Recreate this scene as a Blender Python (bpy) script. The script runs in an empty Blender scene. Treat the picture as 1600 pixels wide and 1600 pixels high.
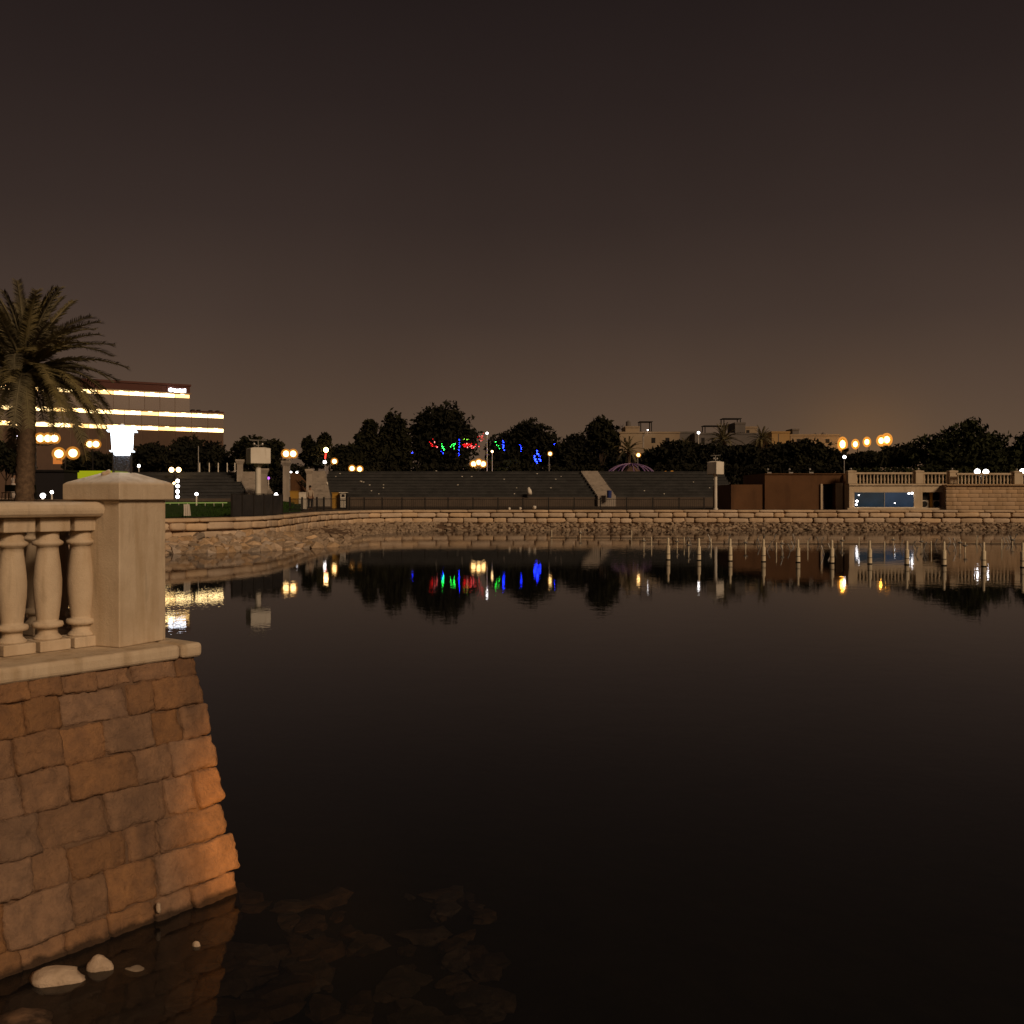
import bpy, bmesh, math, random
import numpy as np
from mathutils import Vector, Matrix, Euler, noise

rng = random.Random(7)
scene = bpy.context.scene
COL = scene.collection
PI = math.pi

# ------------------------------------------------------------------ camera
CZ, F, HY = 2.35, 1600.0, 778.0          # eye height over the water, focal length and horizon row measured on the photograph
cam_d = bpy.data.cameras.new('camera')
cam = bpy.data.objects.new('camera', cam_d); COL.objects.link(cam)
cam.location = (0, 0, CZ); cam.rotation_euler = (math.radians(90), 0, 0)
cam_d.sensor_width = 36; cam_d.lens = 36 * F / 1600; cam_d.shift_y = -(800 - HY) / 1600
cam_d.clip_start = 0.05; cam_d.clip_end = 3000
scene.camera = cam

# ------------------------------------------------------------------ night sky
world = bpy.data.worlds.new('World'); scene.world = world; world.use_nodes = True
wt = world.node_tree; wt.nodes.clear()
w_out = wt.nodes.new('ShaderNodeOutputWorld'); w_bg = wt.nodes.new('ShaderNodeBackground')
w_tc = wt.nodes.new('ShaderNodeTexCoord'); w_sep = wt.nodes.new('ShaderNodeSeparateXYZ'); w_rmp = wt.nodes.new('ShaderNodeValToRGB')
wt.links.new(w_tc.outputs['Generated'], w_sep.inputs[0]); wt.links.new(w_sep.outputs['Z'], w_rmp.inputs[0])
SKY = [(0.0, (.118, .0710, .0430)), (.045, (.110, .0685, .0425)), (.10, (.086, .0540, .0365)), (.17, (.058, .0375, .0285)),
       (.26, (.0370, .0242, .0200)), (.36, (.0240, .0158, .0140)), (.45, (.0162, .0108, .0102)), (1.0, (.010, .008, .0085))]
els = w_rmp.color_ramp.elements
while len(els) < len(SKY): els.new(.5)
for e, (p, c) in zip(els, SKY): e.position = p; e.color = (*c, 1)
w_rmp.color_ramp.interpolation = 'LINEAR'
# warm glow of the sodium lit town quarter over the right hand shore
w_dot = wt.nodes.new('ShaderNodeVectorMath'); w_dot.operation = 'DOT_PRODUCT'
g = Vector((.34, 1, .045)).normalized(); w_dot.inputs[1].default_value = g
wt.links.new(w_tc.outputs['Generated'], w_dot.inputs[0])
w_pow = wt.nodes.new('ShaderNodeMath'); w_pow.operation = 'POWER'; w_pow.inputs[1].default_value = 700; w_pow.use_clamp = True
wt.links.new(w_dot.outputs['Value'], w_pow.inputs[0])
w_mix = wt.nodes.new('ShaderNodeMix'); w_mix.data_type = 'RGBA'; w_mix.blend_type = 'ADD'; w_mix.clamp_factor = True
wt.links.new(w_pow.outputs[0], w_mix.inputs['Factor']); wt.links.new(w_rmp.outputs[0], w_mix.inputs['A'])
w_mix.inputs['B'].default_value = (.045, .019, .002, 1)
w_n = wt.nodes.new('ShaderNodeTexNoise'); w_n.inputs['Scale'].default_value = 2.6; w_n.inputs['Detail'].default_value = 4      # faint uneven haze
w_nm = wt.nodes.new('ShaderNodeMapRange'); w_nm.inputs['From Min'].default_value = .3; w_nm.inputs['From Max'].default_value = .7; w_nm.inputs['To Min'].default_value = .91; w_nm.inputs['To Max'].default_value = 1.07
w_ns = wt.nodes.new('ShaderNodeVectorMath'); w_ns.operation = 'SCALE'; wt.links.new(w_tc.outputs['Generated'], w_n.inputs['Vector']); wt.links.new(w_n.outputs['Fac'], w_nm.inputs['Value'])
wt.links.new(w_mix.outputs['Result'], w_ns.inputs[0]); wt.links.new(w_nm.outputs[0], w_ns.inputs['Scale'])
wt.links.new(w_ns.outputs[0], w_bg.inputs['Color']); wt.links.new(w_bg.outputs[0], w_out.inputs[0])
w_bg.inputs['Strength'].default_value = 1.0

# ------------------------------------------------------------------ the town's warm flood of light from behind the viewer
sun_d = bpy.data.lights.new('sun', 'SUN'); sun_d.energy = 1.65; sun_d.color = (1, .70, .44); sun_d.angle = math.radians(14)
sun = bpy.data.objects.new('sun', sun_d); COL.objects.link(sun)
sun.rotation_euler = (-Vector((.56, -.72, .50))).to_track_quat('-Z', 'Y').to_euler()

scene.view_settings.view_transform = 'Standard'; scene.view_settings.look = 'None'
scene.view_settings.exposure = 0; scene.view_settings.gamma = 1; scene.view_settings.use_curve_mapping = False
scene.render.engine = 'CYCLES'
cy = scene.cycles
cy.use_denoising = True; cy.max_bounces = 6; cy.glossy_bounces = 4; cy.transparent_max_bounces = 8
cy.sample_clamp_indirect = 6; cy.caustics_reflective = False; cy.caustics_refractive = False

# ------------------------------------------------------------------ helpers
def P(px, py, d):
    return Vector(((px - 800) / F * d, d, CZ - (py - HY) / F * d))
def X(px, d): return (px - 800) / F * d
def Z(py, d): return CZ - (py - HY) / F * d

def mat(name, c1, c2=None, scale=3.0, rough=.8, bump=0.0, bscale=None, rnd=0.0, metal=0.0, detail=5.0, spec=.2):
    m = bpy.data.materials.new(name); m.use_nodes = True
    nt = m.node_tree; b = nt.nodes['Principled BSDF']
    b.inputs['Roughness'].default_value = rough; b.inputs['Metallic'].default_value = metal
    b.inputs['Specular IOR Level'].default_value = spec
    col = None
    if c2 is None: b.inputs['Base Color'].default_value = (*c1, 1)
    geo = nt.nodes.new('ShaderNodeNewGeometry')
    if c2 is not None:
        n = nt.nodes.new('ShaderNodeTexNoise'); n.inputs['Scale'].default_value = scale; n.inputs['Detail'].default_value = detail
        n.inputs['Roughness'].default_value = .65
        nt.links.new(geo.outputs['Position'], n.inputs['Vector'])
        mr = nt.nodes.new('ShaderNodeMapRange'); mr.inputs['From Min'].default_value = .33; mr.inputs['From Max'].default_value = .67
        nt.links.new(n.outputs['Fac'], mr.inputs['Value'])
        mx = nt.nodes.new('ShaderNodeMix'); mx.data_type = 'RGBA'
        nt.links.new(mr.outputs[0], mx.inputs['Factor'])
        mx.inputs['A'].default_value = (*c1, 1); mx.inputs['B'].default_value = (*c2, 1)
        col = mx.outputs['Result']
        if rnd:
            oi = nt.nodes.new('ShaderNodeObjectInfo'); r2 = nt.nodes.new('ShaderNodeMapRange')
            r2.inputs['To Min'].default_value = 1 - rnd; r2.inputs['To Max'].default_value = 1 + rnd
            nt.links.new(oi.outputs['Random'], r2.inputs['Value'])
            hs = nt.nodes.new('ShaderNodeHueSaturation'); nt.links.new(r2.outputs[0], hs.inputs['Value']); nt.links.new(col, hs.inputs['Color'])
            r3 = nt.nodes.new('ShaderNodeMath'); r3.operation = 'MULTIPLY'; r3.inputs[1].default_value = 7.31
            r4 = nt.nodes.new('ShaderNodeMath'); r4.operation = 'FRACT'; r5 = nt.nodes.new('ShaderNodeMapRange')
            nt.links.new(oi.outputs['Random'], r3.inputs[0]); nt.links.new(r3.outputs[0], r4.inputs[0]); nt.links.new(r4.outputs[0], r5.inputs['Value'])
            r5.inputs['To Min'].default_value = 1 - rnd; r5.inputs['To Max'].default_value = 1 + rnd
            nt.links.new(r5.outputs[0], hs.inputs['Saturation'])
            col = hs.outputs['Color']
        nt.links.new(col, b.inputs['Base Color'])
    if bump:
        nb = nt.nodes.new('ShaderNodeTexNoise'); nb.inputs['Scale'].default_value = bscale or scale * 6; nb.inputs['Detail'].default_value = 8
        nb.inputs['Roughness'].default_value = .7
        nt.links.new(geo.outputs['Position'], nb.inputs['Vector'])
        bp = nt.nodes.new('ShaderNodeBump'); bp.inputs['Strength'].default_value = 1; bp.inputs['Distance'].default_value = bump
        nt.links.new(nb.outputs['Fac'], bp.inputs['Height']); nt.links.new(bp.outputs[0], b.inputs['Normal'])
    return m

def glow(name, c, s):
    m = bpy.data.materials.new(name); m.use_nodes = True
    nt = m.node_tree; nt.nodes.clear()
    o = nt.nodes.new('ShaderNodeOutputMaterial'); e = nt.nodes.new('ShaderNodeEmission')
    e.inputs['Color'].default_value = (*c, 1); e.inputs['Strength'].default_value = s
    nt.links.new(e.outputs[0], o.inputs[0]); return m

M = dict(
    cast=mat('cast_stone', (.65, .54, .41), (.55, .44, .32), 4.5, .85, .004, 60, 0),
    stone=mat('wall_stone', (.37, .215, .122), (.23, .138, .088), 11, .92, .022, 38, .13),
    mortar=mat('mortar', (.20, .125, .08), (.13, .08, .052), 8, .95, .01, 40),
    block=mat('bank_block', (.68, .53, .375), (.52, .39, .27), 1.2, .9, .02, 8, .14),
    earth=mat('bank_earth', (.23, .15, .095), (.12, .078, .05), 1.4, .95, .03, 6),
    rubble=mat('rubble', (.56, .43, .31), (.34, .25, .17), 3, .9, .02, 12, .28),
    pale=mat('pale_rock', (.66, .52, .40), (.50, .38, .28), 9, .9, .012, 40),
    wetrock=mat('wet_rock', (.30, .215, .15), (.11, .08, .06), 5, .6, .02, 18, .3),
    silt=mat('lake_silt', (.055, .042, .03), (.022, .017, .013), 2.2, .9, .02, 5),
    paving=mat('paving', (.24, .18, .13), (.17, .125, .09), 2, .9, .006, 30),
    soil=mat('ground', (.10, .075, .055), (.06, .046, .035), .3, .95, .02, 3),
    lawn=mat('lawn', (.035, .075, .012), (.02, .045, .008), 1.2, .95, .04, 12),
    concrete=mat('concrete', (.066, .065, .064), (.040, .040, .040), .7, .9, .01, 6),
    frontwall=mat('front_wall', (.13, .10, .078), (.09, .07, .055), .5, .9, .01, 6),
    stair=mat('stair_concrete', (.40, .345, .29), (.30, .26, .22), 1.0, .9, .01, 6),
    white=mat('white_paint', (.82, .77, .68), (.70, .64, .55), .9, .7, .004, 9),
    cream=mat('cream_render', (.66, .54, .39), (.54, .43, .30), .6, .85, .008, 7),
    brownwall=mat('brown_render', (.15, .074, .034), (.105, .052, .024), .4, .85, .01, 6),
    tanwall=mat('tan_wall', (.54, .38, .24), (.46, .32, .195), .6, .85, .008, 6, .05),
    dark=mat('dark_metal', (.020, .018, .018), (.012, .011, .011), 3, .6),
    iron=mat('iron', (.03, .026, .024), (.02, .018, .016), 5, .5),
    mesh=mat('dark_mesh', (.045, .042, .042), (.026, .025, .026), 2, .8),
    steel=mat('steel', (.42, .40, .37), (.30, .28, .26), 6, .45, metal=.5),
    nozzle=mat('nozzle_pipe', (.88, .78, .58), (.70, .59, .42), 7, .55),
    bark=mat('bark', (.085, .06, .04), (.045, .032, .022), 4, .95, .03, 14),
    palmbark=mat('palm_bark', (.20, .135, .085), (.09, .06, .04), 5, .95, .03, 16),
    frond=mat('palm_frond', (.21, .175, .09), (.13, .11, .055), 1.5, .7, rnd=.2),
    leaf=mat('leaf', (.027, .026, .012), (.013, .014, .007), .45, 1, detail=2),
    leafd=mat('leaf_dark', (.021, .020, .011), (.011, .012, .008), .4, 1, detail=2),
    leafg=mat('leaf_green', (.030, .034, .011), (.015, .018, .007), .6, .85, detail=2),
    officeband=mat('office_panel', (.19, .115, .07), (.15, .09, .055), .1, .45, spec=.6),
    officebase=mat('office_base', (.12, .07, .045), (.085, .05, .033), .1, .5), officeglass=mat('office_glass', (.66, .58, .53), (.55, .47, .42), .05, .22, metal=1),
    maroon=mat('maroon_fascia', (.10, .035, .025), (.08, .028, .02), .2, .6),
    villa=mat('villa_wall', (.36, .28, .19), (.28, .21, .145), .15, .9),
    villagrey=mat('villa_grey', (.17, .15, .14), (.12, .11, .105), .15, .9),
    villalit=mat('villa_orange_lit', (.44, .29, .13), (.36, .23, .10), .2, .9),  # beige wall with the orange lamplight put into its base colour
    lime=glow('lime_fascia', (.48, .50, .012), .62),
    banner=glow('lit_banner', (1, .30, .06), .55),
    ochre=mat('ochre_panel', (.50, .28, .05), (.42, .23, .04), 1, .7),
    skin=mat('skin', (.28, .17, .11)), shirt=mat('shirt', (.42, .34, .26), (.36, .29, .22), 8, .9), trousers=mat('trousers', (.03, .028, .03)),
    robe=mat('robe', (.58, .50, .44), (.50, .43, .38), 8, .9), hair=mat('hair', (.012, .01, .009)), darkcloth=mat('dark_cloth', (.02, .018, .02)),
    bluebin=mat('blue_bin', (.03, .05, .20), (.025, .04, .15), 2, .6),
    purpleframe=mat('purple_frame', (.26, .17, .30), (.2, .13, .24), 2, .6), tent=mat('tent_cloth', (.16, .10, .07), (.11, .07, .05), 2, .9),
    glasslow=mat('lantern_glass', (.05, .052, .06), (.035, .037, .045), 5, .15, spec=.6),
    g_warm=glow('lamp_globe', (1, .60, .22), 14), g_warm2=glow('small_globe', (1, .62, .26), 9), g_white=glow('white_globe', (1, .93, .9), 10),
    g_sod=glow('sodium_lamp', (1, .42, .05), 70), g_lantern=glow('lantern_glow', (.86, .94, 1), 7.5),
    g_assumed=glow('assumed_globe', (1, .60, .24), 42), g_lid=glow('lantern_lid', (.86, .94, 1), 1.6), g_strip=glow('strip_glow', (1, .68, .29), 6.5), g_strip2=glow('strip_glow_soft', (1, .58, .19), 3.2), g_strip3=glow('strip_glow_bright', (1, .63, .23), 6), g_sign=glow('sign_white', (.90, .92, 1), 6), g_signb=glow('sign_blue', (.01, .015, .10), 1.0),
    g_red=glow('red_bulb', (1, .012, .015), 3), g_pink=glow('pink_bulb', (1, .22, .2), 4), g_green=glow('green_bulb', (.02, 1, .06), 26), g_yg=glow('lime_bulb', (.35, 1, .05), 4),
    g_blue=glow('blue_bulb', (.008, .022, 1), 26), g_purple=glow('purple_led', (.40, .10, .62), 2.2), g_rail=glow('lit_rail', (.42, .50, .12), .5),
    g_win=glow('window_lit', (.030, .066, .125), .75), g_win2=glow('window_dim', (.022, .040, .060), .6), g_win3=glow('far_window', (1, .55, .2), .9),
    g_redpole=glow('red_tube', (1, .05, .03), 3),
)

def shell_mat(st=.7):  # half transparent glowing shell that imitates the halo round a lamp
    m = bpy.data.materials.new('amber_halo'); m.use_nodes = True; nt = m.node_tree; nt.nodes.clear()
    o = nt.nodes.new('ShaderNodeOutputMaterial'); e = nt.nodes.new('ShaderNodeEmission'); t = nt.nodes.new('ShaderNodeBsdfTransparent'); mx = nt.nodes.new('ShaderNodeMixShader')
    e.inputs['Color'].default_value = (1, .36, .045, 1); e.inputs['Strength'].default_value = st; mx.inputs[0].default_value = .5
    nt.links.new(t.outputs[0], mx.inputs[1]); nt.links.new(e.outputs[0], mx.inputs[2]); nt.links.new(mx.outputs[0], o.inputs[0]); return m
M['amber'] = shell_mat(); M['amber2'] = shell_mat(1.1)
def clear_mat():
    m = bpy.data.materials.new('dusty_glass'); m.use_nodes = True; nt = m.node_tree; nt.nodes.clear()
    o = nt.nodes.new('ShaderNodeOutputMaterial'); t = nt.nodes.new('ShaderNodeBsdfTransparent'); d = nt.nodes.new('ShaderNodeBsdfDiffuse'); g = nt.nodes.new('ShaderNodeBsdfGlossy'); mx = nt.nodes.new('ShaderNodeMixShader'); m2 = nt.nodes.new('ShaderNodeMixShader')
    d.inputs['Color'].default_value = (.10, .105, .12, 1); g.inputs['Roughness'].default_value = .08; t.inputs['Color'].default_value = (.86, .88, .92, 1); mx.inputs[0].default_value = .22; m2.inputs[0].default_value = .08
    nt.links.new(t.outputs[0], mx.inputs[1]); nt.links.new(d.outputs[0], mx.inputs[2]); nt.links.new(mx.outputs[0], m2.inputs[1]); nt.links.new(g.outputs[0], m2.inputs[2]); nt.links.new(m2.outputs[0], o.inputs[0]); return m
M['clear'] = clear_mat()

def window_mat(name, a, b, st):
    m = glow(name, a, st); nt = m.node_tree; e = [n for n in nt.nodes if n.type == 'EMISSION'][0]
    geo = nt.nodes.new('ShaderNodeNewGeometry'); n = nt.nodes.new('ShaderNodeTexNoise'); n.inputs['Scale'].default_value = .9; n.inputs['Detail'].default_value = 3; nt.links.new(geo.outputs['Position'], n.inputs['Vector'])
    mr = nt.nodes.new('ShaderNodeMapRange'); mr.inputs['From Min'].default_value = .35; mr.inputs['From Max'].default_value = .65; nt.links.new(n.outputs['Fac'], mr.inputs['Value'])
    mx = nt.nodes.new('ShaderNodeMix'); mx.data_type = 'RGBA'; mx.inputs['A'].default_value = (*a, 1); mx.inputs['B'].default_value = (*b, 1); nt.links.new(mr.outputs[0], mx.inputs['Factor']); nt.links.new(mx.outputs['Result'], e.inputs['Color'])
    g = nt.nodes.new('ShaderNodeBsdfGlossy'); g.inputs['Roughness'].default_value = .05; g.inputs['Color'].default_value = (.12, .13, .15, 1); ad = nt.nodes.new('ShaderNodeAddShader'); o = [n for n in nt.nodes if n.type == 'OUTPUT_MATERIAL'][0]
    nt.links.new(e.outputs[0], ad.inputs[0]); nt.links.new(g.outputs[0], ad.inputs[1]); nt.links.new(ad.outputs[0], o.inputs[0]); return m
M['g_win'] = window_mat('window_lit', (.030, .056, .095), (.018, .038, .066), .62); M['g_win2'] = window_mat('window_dim', (.016, .030, .038), (.022, .044, .066), .55)

def add_streaks(m, col, amount, sc=7, lo=.52, hi=.72):
    # rain streaks and dirt: noise stretched along the vertical
    nt = m.node_tree; b = nt.nodes['Principled BSDF']; src = b.inputs['Base Color'].links[0].from_socket
    geo = nt.nodes.new('ShaderNodeNewGeometry'); mp = nt.nodes.new('ShaderNodeMapping'); mp.inputs['Scale'].default_value = (sc, sc, sc * .13)
    n = nt.nodes.new('ShaderNodeTexNoise'); n.inputs['Scale'].default_value = 1; n.inputs['Detail'].default_value = 6; nt.links.new(geo.outputs['Position'], mp.inputs[0]); nt.links.new(mp.outputs[0], n.inputs['Vector'])
    mr = nt.nodes.new('ShaderNodeMapRange'); mr.inputs['From Min'].default_value = lo; mr.inputs['From Max'].default_value = hi; mr.inputs['To Max'].default_value = amount; nt.links.new(n.outputs['Fac'], mr.inputs['Value'])
    mx = nt.nodes.new('ShaderNodeMix'); mx.data_type = 'RGBA'; nt.links.new(mr.outputs[0], mx.inputs['Factor']); nt.links.new(src, mx.inputs['A']); mx.inputs['B'].default_value = (*col, 1)
    nt.links.new(mx.outputs['Result'], b.inputs['Base Color'])
def add_tide(m, col, z0, z1):
    # damp algae band at the water line
    nt = m.node_tree; b = nt.nodes['Principled BSDF']; src = b.inputs['Base Color'].links[0].from_socket
    geo = nt.nodes.new('ShaderNodeNewGeometry'); sp = nt.nodes.new('ShaderNodeSeparateXYZ'); nt.links.new(geo.outputs['Position'], sp.inputs[0])
    n = nt.nodes.new('ShaderNodeTexNoise'); n.inputs['Scale'].default_value = 9; n.inputs['Detail'].default_value = 5; nt.links.new(geo.outputs['Position'], n.inputs['Vector'])
    ma = nt.nodes.new('ShaderNodeMath'); ma.operation = 'MULTIPLY_ADD'; ma.inputs[1].default_value = -.09; nt.links.new(n.outputs['Fac'], ma.inputs[0]); nt.links.new(sp.outputs['Z'], ma.inputs[2])
    mr = nt.nodes.new('ShaderNodeMapRange'); mr.inputs['From Min'].default_value = z0 - .045; mr.inputs['From Max'].default_value = z1 - .045; mr.inputs['To Min'].default_value = .85; mr.inputs['To Max'].default_value = 0; nt.links.new(ma.outputs[0], mr.inputs['Value'])
    mx = nt.nodes.new('ShaderNodeMix'); mx.data_type = 'RGBA'; nt.links.new(mr.outputs[0], mx.inputs['Factor']); nt.links.new(src, mx.inputs['A']); mx.inputs['B'].default_value = (*col, 1)
    nt.links.new(mx.outputs['Result'], b.inputs['Base Color'])
add_streaks(M['cast'], (.36, .25, .14), .55, 9, .50, .70); add_streaks(M['cast'], (.24, .19, .14), .35, 23, .58, .75)
add_streaks(M['stone'], (.13, .085, .065), .55, 5, .50, .72); add_streaks(M['cream'], (.36, .27, .17), .5, 2.2); add_streaks(M['brownwall'], (.07, .035, .018), .6, 1.6); add_streaks(M['tanwall'], (.27, .18, .10), .5, 1.8); add_streaks(M['white'], (.42, .35, .25), .5, 4)
add_streaks(M['concrete'], (.035, .034, .034), .5, 1.2); add_streaks(M['stair'], (.13, .115, .10), .5, 2)
for k_ in ('stone', 'mortar'): add_tide(M[k_], (.035, .024, .018), .02, .05)

class MB:
    def __init__(s, origin=(0, 0, 0)):
        s.v, s.f, s.o = [], [], Vector(origin)
    def add(s, vs, fs):
        n = len(s.v); s.v.extend(tuple(Vector(v) - s.o) for v in vs); s.f.extend(tuple(i + n for i in f) for f in fs); return s
    def box(s, c, h, rot=None):
        c = Vector(c); R = rot if rot is not None else Matrix.Identity(3)
        vs = [c + R @ Vector((x * h[0], y * h[1], z * h[2])) for x in (-1, 1) for y in (-1, 1) for z in (-1, 1)]
        return s.add(vs, [(0, 1, 3, 2), (4, 6, 7, 5), (0, 4, 5, 1), (2, 3, 7, 6), (0, 2, 6, 4), (1, 5, 7, 3)])
    def span(s, a, b):
        a, b = Vector(a), Vector(b); return s.box((a + b) / 2, [abs(x) / 2 for x in (b - a)])
    def lathe(s, c, prof, n=12, ax=None):
        c = Vector(c); vs, fs = [], []
        for r, z in prof:
            for i in range(n):
                t = 2 * PI * i / n; vs.append(c + Vector((r * math.cos(t), r * math.sin(t), z)))
        for j in range(len(prof) - 1):
            for i in range(n):
                k = (i + 1) % n; fs.append((j * n + i, j * n + k, (j + 1) * n + k, (j + 1) * n + i))
        fs.append(tuple(range(n - 1, -1, -1))); fs.append(tuple((len(prof) - 1) * n + i for i in range(n)))
        return s.add(vs, fs)
    def square(s, c, prof, rot=None):
        """stack of square sections: (half width, z)"""
        c = Vector(c); R = rot if rot is not None else Matrix.Identity(3); vs, fs = [], []
        for r, z in prof:
            for x, y in ((-1, -1), (1, -1), (1, 1), (-1, 1)): vs.append(c + R @ Vector((x * r, y * r, z)))
        for j in range(len(prof) - 1):
            for i in range(4):
                k = (i + 1) % 4; fs.append((j * 4 + i, j * 4 + k, (j + 1) * 4 + k, (j + 1) * 4 + i))
        fs.append((3, 2, 1, 0)); fs.append(tuple((len(prof) - 1) * 4 + i for i in range(4)))
        return s.add(vs, fs)
    def tube(s, pts, radii, n=8):
        pts = [Vector(p) for p in pts]
        if not hasattr(radii, '__len__'): radii = [radii] * len(pts)
        vs, fs = [], []
        for j, p in enumerate(pts):
            t = (pts[min(j + 1, len(pts) - 1)] - pts[max(j - 1, 0)]).normalized()
            u = t.cross(Vector((0, 0, 1)))
            if u.length < .05: u = t.cross(Vector((1, 0, 0)))
            u.normalize(); w = u.cross(t)
            for i in range(n):
                a = 2 * PI * i / n; vs.append(p + (u * math.cos(a) + w * math.sin(a)) * radii[j])
        for j in range(len(pts) - 1):
            for i in range(n):
                k = (i + 1) % n; fs.append((j * n + i, j * n + k, (j + 1) * n + k, (j + 1) * n + i))
        fs.append(tuple(range(n - 1, -1, -1))); fs.append(tuple((len(pts) - 1) * n + i for i in range(n)))
        return s.add(vs, fs)
    def ball(s, c, r, n=12, m=8, sz=1.0):
        prof = [(max(r * math.sin(PI * j / m), r * .02), -r * sz * math.cos(PI * j / m)) for j in range(m + 1)]
        return s.lathe(c, prof, n)
    def prism(s, poly, z0, z1):
        n = len(poly); vs = [(x, y, z0) for x, y in poly] + [(x, y, z1) for x, y in poly]
        return s.add(vs, [tuple(range(n - 1, -1, -1)), tuple(range(n, 2 * n))] + [(i, (i + 1) % n, n + (i + 1) % n, n + i) for i in range(n)])
    def mesh(s, name, m, smooth=False):
        me = bpy.data.meshes.new(name); me.from_pydata(s.v, [], s.f); me.update()
        if smooth: me.shade_smooth()
        if m is not None: me.materials.append(m)
        return me
    def build(s, name, m, parent=None, smooth=False, bevel=0):
        me = s.mesh(name, m, smooth)
        o = bpy.data.objects.new(name, me); COL.objects.link(o)
        if parent is not None: o.parent = parent
        if bevel:
            b = o.modifiers.new('bevel', 'BEVEL'); b.width = bevel; b.segments = 3; b.limit_method = 'ANGLE'
        return o

def recalc(o):
    bm = bmesh.new(); bm.from_mesh(o.data); bmesh.ops.recalc_face_normals(bm, faces=bm.faces); bm.to_mesh(o.data); bm.free(); return o
def link(name, me, parent=None, loc=None, rot=None):
    o = bpy.data.objects.new(name, me); COL.objects.link(o)
    if parent is not None: o.parent = parent
    if loc is not None: o.location = loc
    if rot is not None: o.rotation_euler = rot
    return o
def tag(o, label, cat, group=None):
    o['label'] = label; o['category'] = cat
    if group: o['group'] = group
    return o
def thing(name, label, cat, loc=(0, 0, 0), rz=0, group=None):
    o = bpy.data.objects.new(name, None); COL.objects.link(o); o.location = loc; o.rotation_euler = (0, 0, rz); o.empty_display_size = .1
    return tag(o, label, cat, group)
def struct(o): o['kind'] = 'structure'; return o
def stuff(o): o['kind'] = 'stuff'; return o

def rough_block(hx, hy, hz, seed, cuts=5, n=7, amp=.012, freq=9, m=None):
    bm = bmesh.new(); bmesh.ops.create_cube(bm, size=2)
    if cuts: bmesh.ops.subdivide_edges(bm, edges=bm.edges[:], cuts=cuts, use_grid_fill=True)
    off = Vector((seed * 3.17, seed * 1.73, seed * .91))
    for v in bm.verts:
        u = v.co; k = (abs(u.x) ** n + abs(u.y) ** n + abs(u.z) ** n) ** (1 / n)
        p = Vector((u.x / k * hx, u.y / k * hy, u.z / k * hz))
        d = noise.noise(p * freq + off) * amp + noise.noise(p * freq * 2.7 + off) * amp * .7 + noise.noise(p * freq * 6 + off) * amp * .45
        w = noise.noise_vector(p * 3 + off) * amp * .9
        v.co = p + u.normalized() * d + w
    me = bpy.data.meshes.new('stone'); bm.to_mesh(me); bm.free(); me.shade_smooth()
    if m: me.materials.append(m)
    return me

def rock_mesh(seed, sub=2, flat=.7, m=None, amp=.35):
    bm = bmesh.new(); bmesh.ops.create_icosphere(bm, subdivisions=sub, radius=1)
    off = Vector((seed * 5.1, seed * 2.3, seed * 7.7))
    for v in bm.verts:
        p = v.co.copy(); k = 1 + noise.noise(p * 1.1 + off) * amp * 1.4 + noise.noise(p * 2.6 + off) * amp * .7
        v.co = Vector((p.x * k, p.y * k * .85, p.z * k * flat))
    me = bpy.data.meshes.new('rock'); bm.to_mesh(me); bm.free()
    if m: me.materials.append(m)
    return me

# ================================================================== SETTING: land, water
ZG = 1.43                                   # top of the far quay
def wall_z(): return ZG
# line of the far quay wall, read off the photograph: (column, distance)
top_line = [(-60, 42.5), (120, 43.6), (258, 44.7), (300, 46.0), (350, 47.6), (400, 49.9), (440, 54.5), (480, 63.5), (520, 70.0), (570, 75.5), (640, 77.3), (800, 77.5), (1200, 77.5), (1700, 77.0)]
QUAY = [Vector((-75, 30)), Vector((-45, 40))] + [Vector((X(p, d), d)) for p, d in top_line] + [Vector((48, 75))]
water_line = [(-60, 41.2), (120, 42.2), (258, 43.2), (300, 43.5), (350, 44.2), (400, 45.0), (440, 46.1), (480, 47.6), (520, 48.8), (546, 49.8), (552, 56.5), (580, 63), (620, 68.5), (700, 73), (800, 73.7), (1200, 73.7), (1700, 73.4)]
SHORE = [Vector((-75, 28.5)), Vector((-45, 38.6))] + [Vector((X(p, d), d)) for p, d in water_line] + [Vector((48, 72))]

land = [(v.x, v.y + .35) for v in QUAY] + [(60, 75), (60, 66), (900, 66), (900, 1500), (-900, 1500), (-900, 30)]
o = MB().prism(land, -3, ZG).build('ground', M['soil']); struct(recalc(o))
bank_right = struct(recalc(MB().prism([(46, -60), (120, -60), (120, 67), (52, 67), (47, 60)], -3, ZG - .02).build('side_ground', M['soil'])))

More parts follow.
